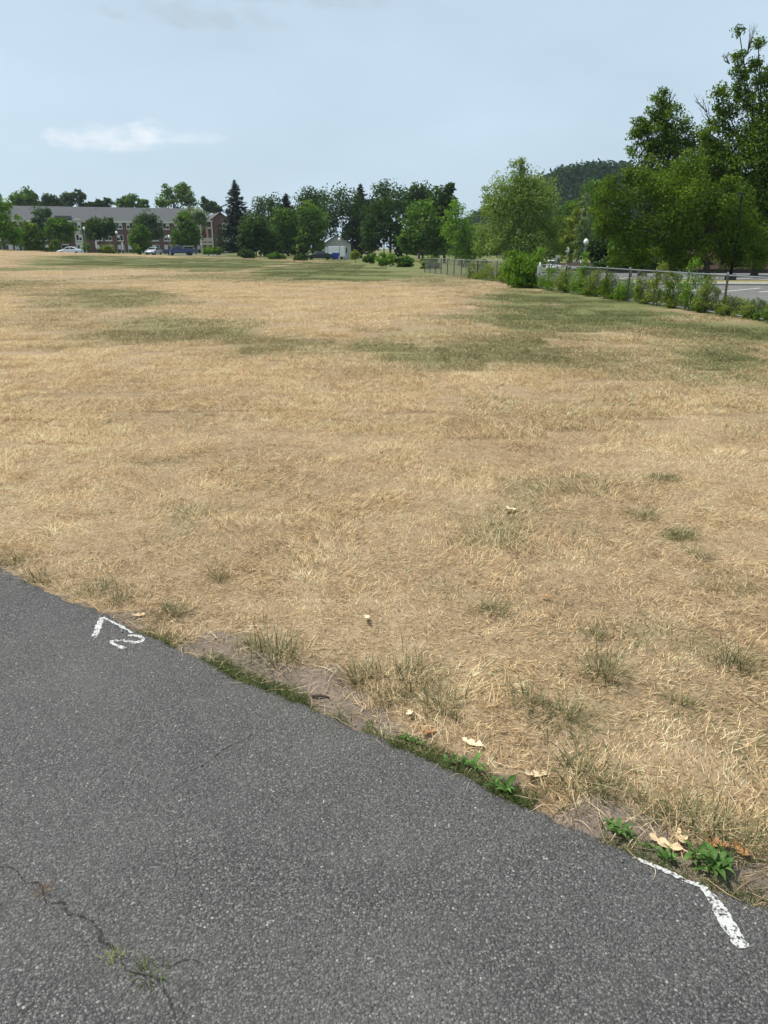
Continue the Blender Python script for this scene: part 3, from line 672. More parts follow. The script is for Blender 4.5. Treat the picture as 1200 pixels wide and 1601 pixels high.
LPX = [(835, 1217, 1.0, PALE, 'curled pale tan oak leaf lying on straw near green weed'), (1038, 1325, 1.0, TAN, 'tan lobed oak leaf beside weeds at the white painted line'), (1062, 1316, .9, TAN, 'tan oak leaf tucked against another oak leaf on bare soil'),
       (795, 802, 1.25, PALE, 'lone pale curled leaf lying out on the dry field'), (738, 1167, .8, PALE, 'pale crumpled leaf resting on straw above the asphalt edge'), (1158, 1336, .85, RUST, 'rusty orange leaf lying by the biggest weed'),
       (668, 1150, .7, RUST, 'brown leaf on bare soil beside a grass tuft'), (852, 943, .6, RUST, 'small russet leaf lying in the straw'), (572, 975, .8, PALE, 'pale leaf caught in straw between field tufts'), (215, 965, .7, TAN, 'tan leaf lying on litter by the painted number'),
       (1120, 1325, .7, RUST, 'russet leaf on soil above the biggest weed'), (640, 1120, .6, PALE, 'bleached leaf scrap at the foot of a rough grass tuft')]
for i, (x, y, s, m_, lb) in enumerate(LPX):
    p = gp(x, y); me = oaks[i % 4].copy(); me.materials.clear(); me.materials.append(m_); o = put('fallen_leaf', me, None)
    o.location = (p.x, p.y, float(ground_z([p.x], [p.y])[0]) + .012 + .012 * (edge_dist([p.x], [p.y])[0] > .3)); o.rotation_euler = (.25 * math.sin(i * 3), .3 * math.cos(i * 2), i * 2.1 + .5); o.scale = (s, s, s); tag(o, lb, 'leaf')
a, b = gp(487, 1091), gp(515, 1094)
tw = MB().tube([a + Vector((0, 0, .008)), a.lerp(b, .5) + Vector((0, .004, .012)), b + Vector((0, 0, .009))], [.006, .005, .004], 6).build('twig', simple('twig_bark', (.06, .04, .03), .9), None, True)
tag(tw, 'short dark twig lying on bare soil beside the green edge grass', 'twig')
# ================================================================== chain link fence
GALV = simple('galvanised_steel', (.25, .27, .27), .45, .75, .2, 3); WIRE = simple('fence_wire', (.14, .15, .15), .5, .6, .1, 3)
fd = (FB - FA).normalized(); FS = FA - fd * 9.0; FE = FB + fd * 16.0; FL = (FE - FS).length; FH = 1.03
fence = empty('chain_link_fence', (FS.x, FS.y, 0), math.atan2(fd.y, fd.x)); tag(fence, 'long grey chain link fence with round posts between field and parking lot', 'fence')
def f_u(px, py=None):                    # station along the fence of a photo column (at the ground line)
    best = min(np.linspace(0, FL, 4000), key=lambda u: abs(px_of(FS.x + fd.x * u, FS.y + fd.y * u, 0.0)[0] - px)); return float(best)
posts = [f_u(x) for x in (1129, 1069.5, 1021, 980, 945)]
st = posts[1] - posts[0]; u = posts[0] - st
while u > 0: posts.append(u); u -= st
u = posts[4] + st
while u < FL: posts.append(u); u += st
pm = MB().lathe([(.03, -.35), (.03, FH + .02), (.034, FH + .025), (.03, FH + .05), (.012, FH + .065)], 8).mesh('post', True)
for u in sorted(posts):
    z = tz(FS.x + fd.x * u, FS.y + fd.y * u); o = put('post', pm, GALV, fence); o.location = (u, 0, z)
def fz(u): return tz(FS.x + fd.x * u, FS.y + fd.y * u)
us = np.linspace(0, FL, 24)
MB().tube([(u, 0.0, fz(u) + FH - .005) for u in us], .021, 8).build('top_rail', GALV, fence, True)
MB().tube([(u, -.035, fz(u) + .05) for u in us], .026, 8).build('bottom_rail', GALV, fence, True)
s_ = .055; nw = int(FL / s_); hh = FH - .06
Vs = []; Fs = []
for dirn, off in ((1, -.028), (-1, -.034)):
    for k in range(-int(hh / s_), nw):
        u0 = k * s_; a0, a1 = (u0, u0 + hh) if dirn > 0 else (u0 + hh, u0)
        if max(a0, a1) > FL or min(a0, a1) < 0: continue
        z0 = fz(u0); b = len(Vs); w = .0011
        Vs += [(a0 - w, off, z0 + .05), (a0 + w, off, z0 + .05), (a0, off - 2 * w, z0 + .05), (a1 - w, off, z0 + .05 + hh), (a1 + w, off, z0 + .05 + hh), (a1, off - 2 * w, z0 + .05 + hh)]
        Fs += [(b, b + 1, b + 4, b + 3), (b + 1, b + 2, b + 5, b + 4), (b + 2, b, b + 3, b + 5)]
o = put('wire_mesh', mesh_np('wire_mesh', Vs, Fs), WIRE, fence); o['kind'] = 'stuff'
# electrical box and meter post standing against the fence
up = gp(843, 451); ub = empty('utility_post', (up.x - .05, up.y - .12, 0)); tag(ub, 'grey electrical box and meter on a post at the fence beside the feathery shrub', 'utility box')
BOXM = simple('box_grey_paint', (.52, .54, .54), .45, .1, .12, 5)
MB().tube([(0, 0, -.2), (0, 0, 1.12)], .038, 8).build('post', GALV, ub, True)
bevel(MB().box(-.12, .07, -.15, -.04, .66, .98).build('electrical_box', BOXM, ub), .01)
bevel(MB().box(.04, .26, -.16, -.04, .34, .58).build('meter_box', simple('meter_paint', (.42, .36, .34), .5), ub), .01)
MB().lathe([(.0, 0), (.06, 0), (.06, .05), (.045, .07), (0, .075)], 12, (0, 0, 0)).build('meter_dial', simple('meter_glass', (.5, .5, .5), .2), ub, True)
d = [c for c in ub.children if c.name.startswith('meter_dial')][0]; d.location = (.15, -.16, .47); d.rotation_euler = (math.pi / 2, 0, 0)
MB().tube([(.15, -.06, -.1), (.15, -.06, .34)], .02, 6).build('conduit', GALV, ub, True)
MB().tube([(-.05, -.06, -.1), (-.05, -.06, .66)], .018, 6).build('conduit', GALV, ub, True)

# ================================================================== parking lot beyond the fence
LOT = asphalt_material('lot_asphalt', 1.9)
def quad_sheet(name, pts, z, mat, parent=None):
    return put(name, mesh_np(name, [(p[0], p[1], z) for p in pts], [list(range(len(pts)))]), mat, parent)
fo = Vector((fd.y, -fd.x, 0))            # away from the field
if fo.x < 0: fo = -fo
def lp(x, y): p = gp(x, y); return (p.x, p.y)
near_l = FA + fo * 3.2 - fd * 14; near_r = FB + fo * 3.0 + fd * 6
lot = quad_sheet('parking_lot', [(near_l.x, near_l.y), (near_l.x + 70, near_l.y + 4), (near_r.x + 62, near_r.y + 7), (near_r.x - 1, near_r.y + 6)], .02, LOT); tag(lot, kind='structure')
MEDM = None
lw = simple('lot_paint', (.72, .72, .70), .7, var=.15, scale=3)
def line_px(x0, y0, x1, y1, w=.11):
    a, b = gp(x0, y0, .02), gp(x1, y1, .02); t = (b - a).normalized(); n = Vector((-t.y, t.x, 0)) * w * .5
    put('paint_line', mesh_np('paint_line', [(*(a - n).xy, .026), (*(b - n).xy, .026), (*(b + n).xy, .026), (*(a + n).xy, .026)], [[0, 1, 2, 3]]), lw, lot)
for k in range(9): line_px(1128 + k * 58 - 116, 455 + k * .6, 1168 + k * 66 - 112, 449.5 + k * .5)
for k in range(9): line_px(1082 + k * 46 - 92, 438.5, 1118 + k * 50 - 92, 434.6)
for k in range(5): line_px(1010 + k * 46 - 184, 436.5, 1030 + k * 46 - 184, 433.6)
# grass median with kerb between the bays
md = [lp(985, 445.5), lp(1420, 448.5), lp(1420, 443.8), lp(985, 441.6)]
mb = MB(); n_ = 4; mb.add([(x, y, .0) for x, y in md] + [(x, y, .13) for x, y in md], [(4,5,6,7), (0,1,5,4), (1,2,6,5), (2,3,7,6), (3,0,4,7)])
med = mb.build('median', simple('median_turf', (.27, .24, .10), .95, var=.35, scale=2)); tag(med, kind='structure')
cx0, cy0 = md[0]; cx1, cy1 = md[1]
kb = MB().tube([(cx0, cy0, .06), (cx1, cy1, .06)], .09, 4).build('kerb', simple('kerb_stone', (.36, .35, .33), .85), med)
# brown mulch bank with a low dark timber edge at the lot's far side
bk = []; bf = []
cols = list(range(0, 9)); bx0, bx1 = gp(935, 427.5), gp(1500, 427.5)
for i in cols:
    t = i / 8; p = bx0.lerp(bx1, t); h = .35 + 1.5 * float(sstep(.30, .62, t))
    for j, (dy, q) in enumerate(((0, 0), (.05, .14), (1.5, .3), (4, .75), (8, 1.0), (20, 1.05))): bk.append((p.x + (vnoise(i * 3.1, j * 2.2) - .5) * .6, p.y + dy + .5, q * h + (vnoise(i * 1.7, j * 1.3, 3) - .5) * .2 * (j > 1) - (.15 if j == 0 else 0)))
for i in range(8):
    for j in range(5): a = i * 6 + j; bf.append((a, a + 6, a + 7, a + 1))
bank = put('mulch_bank', mesh_np('mulch_bank', bk, bf, None, True), simple('mulch', (.045, .03, .021), 1.0, var=.6, scale=5, spec=.05)); tag(bank, kind='structure')
e = MB().box(bx0.x, bx1.x, bx0.y - .02, bx0.y + .22, -.05, .30).build('timber_edge', simple('dark_timber', (.045, .035, .03), .9, var=.3, scale=3)); tag(e, 'low dark timber edging along the far side of the parking lot', 'edging')

# ================================================================== trees
BARK = bark_mat('bark_grey', (.12, .10, .085)); BARKD = bark_mat('bark_dark', (.06, .05, .042)); STEM = bark_mat('weed_stem', (.10, .12, .04)); BARKP = bark_mat('bark_pale', (.30, .27, .22))
LEAVES = {
 'mid':    leaf_mat('leaf_mid', [(.030, .070, .013), (.060, .125, .020), (.100, .180, .030), (.16, .25, .05)]),
 'bright': leaf_mat('leaf_bright', [(.060, .130, .016), (.105, .205, .026), (.160, .270, .040), (.25, .36, .07)]),
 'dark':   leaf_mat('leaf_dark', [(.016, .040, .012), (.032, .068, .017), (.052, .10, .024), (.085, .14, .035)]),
 'blue':   leaf_mat('leaf_blue', [(.022, .050, .026), (.040, .080, .038), (.065, .115, .052), (.11, .16, .08)]),
 'pale':   leaf_mat('leaf_pale', [(.080, .135, .035), (.135, .205, .055), (.190, .265, .080), (.40, .46, .26)], .4),
 'olive':  leaf_mat('leaf_olive', [(.030, .066, .010), (.064, .120, .014), (.115, .180, .020), (.21, .27, .035)]),
 'yellow': leaf_mat('leaf_yellow', [(.09, .13, .02), (.15, .20, .03), (.22, .26, .04), (.34, .36, .07)]),
 'silver': leaf_mat('leaf_silver', [(0.054, 0.085, 0.046), (0.109, 0.155, 0.085), (0.186, 0.248, 0.147), (0.372, 0.449, 0.310)]),
 'far':    leaf_mat('leaf_far', [(.010, .026, .016), (.018, .042, .024), (.030, .060, .032), (.05, .085, .045)]),
 'weed':   leaf_mat('leaf_weed', [(.075, .11, .025), (.13, .18, .04), (.20, .25, .06), (.32, .33, .12)], .4),
 'spruce': leaf_mat('needle_spruce', [(0.016, 0.028, 0.022), (0.028, 0.046, 0.034), (0.046, 0.070, 0.053), (0.078, 0.109, 0.085)], .15),
}
def leaf_cloud(C, sig, nper, size, seed, flat=.75, upb=.45, aspect=.55, hang=0.0):
    if hang: aspect = .3
    r = np.random.default_rng(seed); n = len(C) * nper
    sg = np.repeat(np.asarray(sig), nper)[:, None]; cc = np.repeat(C, nper, 0)
    dv = r.normal(0, 1, (n, 3)); ln = np.linalg.norm(dv, axis=1, keepdims=True); dv = dv / ln * (r.uniform(0, 1, (n, 1)) ** .45)
    P = cc + dv * sg * np.array([1, 1, flat])
    P[:, 2] -= hang * np.abs(r.normal(0, 1, n)) * sg[:, 0]
    nr = dv * .7 + r.normal(0, .6, (n, 3)) + np.array([0, 0, upb]); nr /= np.linalg.norm(nr, axis=1, keepdims=True)
    t = np.cross(nr, r.normal(0, 1, (n, 3))); 
    if hang: t = t * .5 + np.array([0, 0, -hang * 2])
    t /= np.linalg.norm(t, axis=1, keepdims=True) + 1e-9
    b = np.cross(nr, t); b /= np.linalg.norm(b, axis=1, keepdims=True) + 1e-9
    s = (size * r.uniform(.6, 1.35, n))[:, None]; w = s * aspect
    V = np.stack([P - t * s * .5, P + b * w * .5 - t * s * .08, P + t * s * .5, P - b * w * .5 - t * s * .08], 1).reshape(-1, 3)
    crnd = np.repeat(r.uniform(-.22, .22, len(C)), nper); rnd = np.clip(r.beta(3.6, 4.2, n) + crnd, 0, 1)
    return V, np.arange(4 * n).reshape(-1, 4), rnd
def tree(name, label, Y, lobes, leaf, base_x, n_cl, nper, size, seed, bark=BARK, tr=None, group=None, base_z=None, sigma=.30, cat='tree', bare=None, hang=0.0, stems=1, trunk_top=None, Ytr=None, flat=.75):
    """lobes: (px, py, rx px, ry px, depth offset m) traced at the tree's own distance Y"""
    r = np.random.default_rng(seed); b = dp(base_x, HORIZON, Y); bz = tz(b.x, Y) if base_z is None else base_z
    e = empty(name, (b.x, Y, bz)); tag(e, label, cat, group); off = np.array([b.x, Y, bz])
    mpp = Y / (FPX * CP)                                                  # metres per photo pixel at that distance
    C = []; S = []; LC = []
    tot = sum(l[2] * l[3] for l in lobes)
    for (x, y, rx, ry, dy) in lobes:
        c = np.array(dp(x, y, Y)) - off; c[1] += dy; rad = np.array([rx, max(rx * .9, ry * .5), ry]) * mpp / np.array([1, 1, CP])
        LC.append((c, rad)); k = max(2, int(round(n_cl * rx * ry / tot)))
        d = r.normal(0, 1, (k, 3)); d /= np.linalg.norm(d, axis=1, keepdims=True); q = r.uniform(.12, 1, (k, 1)) ** .5
        sg = np.maximum(sigma * min(rad[0], rad[2]), .42 if (40 < Y < 70 and cat == 'tree') else 0) * r.uniform(.65, 1.3, k)
        C.append(c + d * q * np.maximum(rad - sg[:, None] * .6, rad * .3)); S.append(sg)
    C = np.concatenate(C); S = np.concatenate(S)
    V, F, rnd = leaf_cloud(C, S, nper, size, seed + 1, hang=hang, flat=flat)
    if cat != 'shrub' or True: V[:, 2] = np.maximum(V[:, 2], .02)
    put('crown', mesh_np('crown', V, F, {'rnd': ('FACE', rnd)}), LEAVES[leaf], e)
    # trunk and limbs
    top = max(c[2] for c, _ in LC); low = min(c[2] - rd[2] for c, rd in LC)
    tr = tr or max(.05, .022 * top); mb = MB()
    main = LC[int(np.argmax([rd[0] * rd[2] for _, rd in LC]))][0]
    tt = trunk_top or max(low + .45 * (top - low), .5)
    for sidx in range(stems):
        ax = (sidx - (stems - 1) / 2) * .35 * tr * 6
        fork = np.array([main[0] * .5 + ax, main[1] * .5, tt]); q1 = np.array([ax * .3 + main[0] * .12, 0, tt * .4])
        mb.tube([(ax * .1, 0, -.25), (ax * .12, 0, .15), tuple(q1), tuple(fork)], [tr * 1.35, tr * 1.02, tr * .82, tr * .5], 8)
        for j, (c, rd) in enumerate(LC):
            if stems > 1 and j % stems != sidx: continue
            t0 = r.uniform(.35, .95); s0 = q1 + (fork - q1) * t0; m = (s0 + c) / 2 + np.array([0, 0, -.04 * top]); m[2] = max(m[2], s0[2])
            mb.tube([tuple(s0), tuple(m), tuple(c), tuple(c + np.array([r.normal(0, .1) * rd[0], 0, rd[2] * .6]))], [tr * .32, tr * .22, tr * .11, tr * .04], 5)
    pick = r.permutation(len(C))[:min(len(C), 60)]
    for k in pick:
        j = int(np.argmin([np.linalg.norm(C[k] - c) for c, _ in LC])); c = LC[j][0]
        mb.tube([tuple(c * .9 + np.array([0, 0, -.1])), tuple((c + C[k]) / 2 + np.array([0, 0, -.05])), tuple(C[k])], [tr * .14, tr * .09, tr * .03], 4)
    for (x, y, x2, y2) in (bare or []):                                    # leafless twigs standing out of the crown
        a = np.array(dp(x, y, Y)) - off; bb = np.array(dp(x2, y2, Y)) - off
        for k in range(5):
            tip = bb + r.normal(0, .22, 3) * np.linalg.norm(bb - a) * np.array([1, .6, .6]); md_ = a + (tip - a) * .55 + r.normal(0, .05, 3)
            mb.tube([tuple(a), tuple(md_), tuple(tip)], [.03, .018, .007], 4)
            for q in range(3):
                s1 = md_ + (tip - md_) * r.uniform(0, .7); mb.tube([tuple(s1), tuple(s1 + r.normal(0, .14, 3) * np.linalg.norm(bb - a) + np.array([0, 0, .15]))], [.011, .005], 3)
    mb.build('trunk', bark, e, True)
    return e
def conifer(name, label, Y, x, ytop, half_px, seed, leaf='spruce', base_z=None, tiers=26, start=.08, group=None, droop=.25, dens=26, nsz=.5):
    r = np.random.default_rng(seed); b = dp(x, ytop, Y); bz = tz(b.x, Y) if base_z is None else base_z
    e = empty(name, (b.x, Y, bz)); tag(e, label, 'tree', group); H = b.z - bz; Rm = half_px * Y / (FPX * CP)
    mb = MB().tube([(0, 0, -.2), (0, 0, H * .5), (0, 0, H * .995)], [H * .018 + .05, H * .01 + .03, .015], 7)
    P = []; T = []; Nn = []
    for k in range(tiers):
        t = k / (tiers - 1); z = H * (start + (1 - start) * t ** .92); L0 = Rm * (1 - t) ** .8 + .04 * Rm
        for j in range(int(6 + 3 * (1 - t))):
            a = r.uniform(0, 6.283); L = L0 * r.uniform(.6, 1.12); d = np.array([math.cos(a), math.sin(a), 0])
            pts = [np.array([0, 0, z]) + d * L * q + np.array([0, 0, L * (-droop * q + .30 * q * q)]) for q in (0, .5, 1)]
            mb.tube([tuple(p) for p in pts], [.035 + .012 * L, .022, .008], 4, False)
            m = max(4, int(dens * L / max(Rm, .1))); q = r.uniform(.12, 1.05, m)
            base = np.array([0, 0, z]) + d[None] * (L * q)[:, None]; base[:, 2] += L * (-droop * q + .30 * q * q)
            base += r.normal(0, .05 * L + .06, (m, 3)) * np.array([1, 1, .5])
            dirn = d[None] * .8 + r.normal(0, .55, (m, 3)) * np.array([1, 1, .6]) + np.array([0, 0, .05]); dirn /= np.linalg.norm(dirn, axis=1, keepdims=True)
            P.append(base); T.append(dirn)
    P = np.concatenate(P); T = np.concatenate(T); n = len(P); nr = r.normal(0, .5, (n, 3)) + np.array([0, 0, 1.]); bb = np.cross(nr, T); bb /= np.linalg.norm(bb, axis=1, keepdims=True)
    s = (nsz * r.uniform(.6, 1.3, n))[:, None]
    V = np.stack([P - T * s * .5, P + bb * s * .16, P + T * s * .5, P - bb * s * .16], 1).reshape(-1, 3)
    put('crown', mesh_np('crown', V, np.arange(4 * n).reshape(-1, 4), {'rnd': ('FACE', r.uniform(0, 1, n))}), LEAVES[leaf], e)
    mb.build('trunk', BARKD, e, True); return e

# ---- right side
tree('willow_tree', 'pale feathery rounded tree with silvery leaves behind the chain link fence', 60, [(815, 335, 52, 62, 0), (780, 345, 40, 56, -.8), (850, 340, 36, 62, .5), (800, 300, 34, 40, 0), (832, 298, 34, 38, .6), (812, 275, 18, 24, 0), (768, 318, 20, 32, 0), (805, 385, 58, 34, -1.2), (758, 382, 24, 32, 0), (862, 385, 24, 34, 0), (815, 258, 6, 12, 0)],
     'pale', 808, 560, 62, .15, 11, BARK, stems=3, sigma=.36)
tree('shrub', 'feathery bright green shrub overhanging the fence beside the electrical box', gp(818, 449).y - .3, [(815, 412, 24, 22, 0), (798, 420, 16, 22, 0), (832, 425, 14, 24, 0), (808, 436, 22, 14, -.2), (846, 402, 12, 14, .2), (826, 438, 16, 12, 0), (800, 400, 12, 10, 0)],
     'bright', 815, 150, 48, .16, 12, BARK, stems=3, cat='shrub', sigma=.55, hang=.35)
tree('slender_tree', 'yellowish green tree between the pale tree and the silvery conical tree', 95, [(895, 360, 20, 40, 0), (890, 395, 18, 24, 0), (905, 338, 12, 22, 0), (880, 375, 12, 26, 0)], 'yellow', 893, 90, 40, .3, 13)
tree('conical_tree', 'silvery green conical tree beside the white globe lamp', 84, [(914, 330, 9, 24, 0), (914, 355, 14, 26, 0), (914, 382, 18, 28, 0), (922, 395, 16, 24, 0)], 'silver', 915, 120, 45, .22, 14, sigma=.35)
tree('maple_tree', 'broad dark green maple spreading over the parking lot', 44, [(1010, 320, 52, 46, 0), (960, 330, 36, 46, .5), (1060, 330, 52, 56, -.5), (1002, 278, 26, 20, 0), (958, 284, 18, 16, 0), (985, 268, 14, 10, 0), (938, 312, 14, 14, 0), (1075, 262, 26, 24, 0), (1105, 350, 44, 54, 0), (1040, 375, 60, 36, .6), (1120, 310, 30, 40, -.8), (985, 365, 32, 30, 0), (1080, 395, 50, 24, 0), (945, 355, 22, 28, 0), (1030, 290, 36, 30, .8), (1140, 385, 34, 30, 0), (1085, 285, 40, 36, .6), (1145, 335, 44, 48, .4), (1180, 375, 44, 40, 0), (1170, 400, 40, 22, -.4), (1010, 395, 50, 22, 0), (985, 408, 36, 14, .5), (1060, 410, 44, 14, .5), (1130, 408, 40, 14, 0)],
     'olive', 1112, 660, 84, .135, 15, BARKD, tr=.2, sigma=.42)
tree('young_tree', 'small young tree with a thin pale straight trunk beside the lot', 50, [(985, 372, 22, 22, 0), (968, 385, 16, 18, 0), (1000, 385, 14, 18, 0)], 'mid', 990, 70, 40, .16, 16, BARKP, tr=.075, sigma=.45, trunk_top=2.2)
tree('tall_tree', 'tall loose crowned tree with sparse upper leaves rising behind the maple', 54, [(1035, 200, 32, 40, 0), (1030, 168, 20, 24, 0), (1012, 222, 30, 34, 0), (1060, 215, 30, 40, .5), (1045, 255, 54, 36, 0), (1085, 245, 30, 40, 0), (1003, 200, 18, 24, 0), (1036, 150, 8, 14, 0)],
     'olive', 1050, 320, 50, .17, 17, BARK, tr=.2, sigma=.34, bare=[(1045, 170, 1052, 140)])
tree('tallest_tree', 'tallest tree with ragged gappy crown and bare twigs at its top', 51, [(1150, 245, 60, 46, 0), (1190, 215, 56, 50, 0), (1135, 185, 26, 26, 0), (1165, 160, 30, 26, 0), (1160, 115, 18, 20, 0), (1195, 120, 22, 30, .5), (1152, 90, 12, 12, 0), (1178, 95, 14, 12, 0), (1125, 150, 16, 18, 0), (1210, 165, 36, 40, 0), (1110, 210, 26, 28, 0), (1170, 300, 56, 44, 0), (1230, 280, 60, 60, 0), (1230, 210, 40, 50, 0), (1155, 47, 6, 9, 0), (1120, 260, 34, 34, 0), (1215, 345, 60, 40, 0), (1150, 340, 40, 36, 0), (1090, 270, 40, 40, .5), (1200, 390, 50, 30, 0), (1185, 70, 8, 14, 0)],
     'olive', 1185, 900, 58, .17, 18, BARKD, tr=.24, sigma=.34, bare=[(1168, 85, 1178, 42), (1105, 175, 1088, 155), (1112, 195, 1095, 170), (1140, 100, 1132, 85)])
for i, (Y, x, lobes, lf, lb) in enumerate([
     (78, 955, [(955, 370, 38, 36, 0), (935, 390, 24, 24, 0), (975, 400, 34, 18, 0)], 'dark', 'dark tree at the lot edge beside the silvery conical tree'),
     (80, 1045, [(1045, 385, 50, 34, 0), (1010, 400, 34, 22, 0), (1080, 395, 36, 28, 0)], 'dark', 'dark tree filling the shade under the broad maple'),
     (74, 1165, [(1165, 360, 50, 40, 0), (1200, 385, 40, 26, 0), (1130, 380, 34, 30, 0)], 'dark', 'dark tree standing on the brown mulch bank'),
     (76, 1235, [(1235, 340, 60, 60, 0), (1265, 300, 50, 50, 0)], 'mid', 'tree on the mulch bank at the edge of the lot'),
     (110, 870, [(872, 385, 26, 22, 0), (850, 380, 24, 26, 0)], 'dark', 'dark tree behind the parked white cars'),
     (115, 905, [(905, 330, 34, 30, 0), (930, 310, 34, 28, 0), (885, 350, 24, 30, 0)], 'mid', 'mid green tree rising behind the yellowish tree'),
     (120, 725, [(728, 372, 20, 40, 0), (712, 360, 22, 44, 0), (735, 392, 22, 26, 0)], 'bright', 'bright green tree left of the pale feathery tree, behind the fence')]):
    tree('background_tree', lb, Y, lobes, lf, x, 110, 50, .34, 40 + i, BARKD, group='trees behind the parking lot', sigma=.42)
tree('shrub', 'small grey green shrub on the mulch bank', 66, [(1195, 412, 14, 16, 0), (1207, 418, 12, 10, 0)], 'silver', 1196, 24, 40, .16, 60, cat='shrub', sigma=.5, stems=2)

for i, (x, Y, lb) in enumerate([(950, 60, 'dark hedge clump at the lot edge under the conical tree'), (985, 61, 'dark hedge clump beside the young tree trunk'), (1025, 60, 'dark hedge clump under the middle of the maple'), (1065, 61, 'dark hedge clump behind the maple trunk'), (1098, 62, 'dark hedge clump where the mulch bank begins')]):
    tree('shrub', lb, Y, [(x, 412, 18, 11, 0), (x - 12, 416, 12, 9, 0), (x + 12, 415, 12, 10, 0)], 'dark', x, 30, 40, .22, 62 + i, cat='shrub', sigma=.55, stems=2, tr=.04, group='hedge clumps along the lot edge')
# ---- weeds along the fence
WD = [(866, 436, 20, 22, 'bright', 'arching bright green weed clump by the electrical box'), (890, 438, 20, 22, 'olive', 'bushy olive weeds growing through the fence'), (913, 436, 20, 25, 'bright', 'bushy bright weeds growing through the fence below the globe lamp'), (936, 438, 18, 25, 'olive', 'dense weed clump pressed against the fence wire'),
      (916, 410, 8, 18, 'bright', 'tall single weed stalk topping the fence rail'), (958, 446, 18, 21, 'mid', 'low dark weed clump at the foot of the fence'), (984, 450, 22, 20, 'bright', 'low bright weed clump at the fence bottom rail'), (1008, 450, 16, 22, 'olive', 'loose olive weeds behind the fence by a post'), (1036, 443, 20, 34, 'olive', 'tall feathery weeds leaning on the fence wire'),
      (1058, 450, 18, 30, 'mid', 'mid green weeds between two fence posts'), (1088, 444, 22, 40, 'bright', 'tallest leafy weed clump rising above the fence rail'), (1112, 458, 21, 32, 'bright', 'bright leafy weeds beside the tallest clump'), (1148, 477, 26, 18, 'olive', 'low spreading weeds behind the bottom rail'), (1185, 482, 28, 18, 'bright', 'low bright weeds by the lot beyond the bottom rail'), (1228, 482, 28, 20, 'mid', 'weeds behind the fence past the last bay'),
      (772, 422, 18, 15, 'olive', 'brownish weeds behind the fence beyond the feathery shrub'), (748, 418, 16, 14, 'mid', 'green weeds growing along the fence beyond the feathery shrub'), (790, 425, 14, 14, 'mid', 'weeds on the lot side of the feathery shrub')]
WD += [(x, 0, 13 + 5 * (k % 3), 8 + 3 * (k % 2), ('olive', 'bright', 'mid')[k % 3], 'low weed clump along the foot of the chain link fence') for k, x in enumerate(range(755, 1260, 44))]
for i, (x, y, rx, ry, lf, lb) in enumerate(WD):
    u = f_u(x); Yw = FS.y + fd.y * u + .35; yb = float(px_of(FS.x + fd.x * u, Yw, 0.0)[1])
    if not y: y = yb - ry
    top = y - ry; mid_ = (top + yb) / 2; hh_ = (yb - top) / 2
    rx *= 1.35 if x < 965 else 1.2
    o = tree('weed_shrub', lb, Yw, [(x, mid_ - hh_ * .35, rx * .55, hh_ * .62, .2), (x - rx * .55, mid_ + hh_ * .2, rx * .5, hh_ * .62, .05), (x + rx * .55, mid_ + hh_ * .1, rx * .5, hh_ * .66, .35), (x, mid_ + hh_ * .55, rx, hh_ * .4, .15)], {'olive': 'weed', 'bright': ('bright', 'weed')[i % 2], 'mid': 'olive'}[lf], x, 64 if x < 965 else 54, 38 if x < 965 else 34, .085, 70 + i, STEM, group='weeds along the fence', cat='weed', sigma=.6, stems=3, tr=.012, hang=.2)
# ---- wooded hill
hx0, hx1 = dp(800, 300, 420).x, dp(1330, 300, 420).x
def hill_h(x): t = (x - hx0) / (hx1 - hx0); return float(np.interp(t, [-.25, 0.0, .08, .16, .24, .30, .37, .6, 1.0, 1.3], [0, 22, 32, 40, 41.5, 42, 40, 36, 30, 0]))
HXs = np.linspace(hx0 - 60, hx1 + 70, 50); HYs = np.linspace(330, 560, 20)
hv = [(x, y, hill_h(x) * float(sstep(330, 420, y)) * (1 - .8 * float(sstep(470, 560, y))) * .86 - 1.5) for y in HYs for x in HXs]
hi = np.arange(len(hv)).reshape(20, 50); hf = np.stack([hi[:-1, :-1], hi[:-1, 1:], hi[1:, 1:], hi[1:, :-1]], -1).reshape(-1, 4)
hill = put('hill', mesh_np('hill', hv, hf, None, True), simple('hill_floor', (.012, .022, .012), 1.0, spec=.02)); tag(hill, kind='structure')
r = np.random.default_rng(5); n = 2400; hx = r.uniform(hx0 - 55, hx1 + 60, n); hy = 332 + 148 * r.uniform(0, 1, n)
hz = np.array([hill_h(a) * float(sstep(330, 420, b)) * .86 for a, b in zip(hx, hy)]) + r.uniform(1.5, 5.5, n)
V, F, rnd = leaf_cloud(np.stack([hx, hy, hz], 1), r.uniform(3.0, 5.6, n), 38, 2.0, 9, flat=.85)
o = put('distant_wood', mesh_np('distant_wood', V, F, {'rnd': ('FACE', rnd)}), LEAVES['far']); tag(o, 'dark bluish wood covering the distant hill', 'wood', kind='stuff')

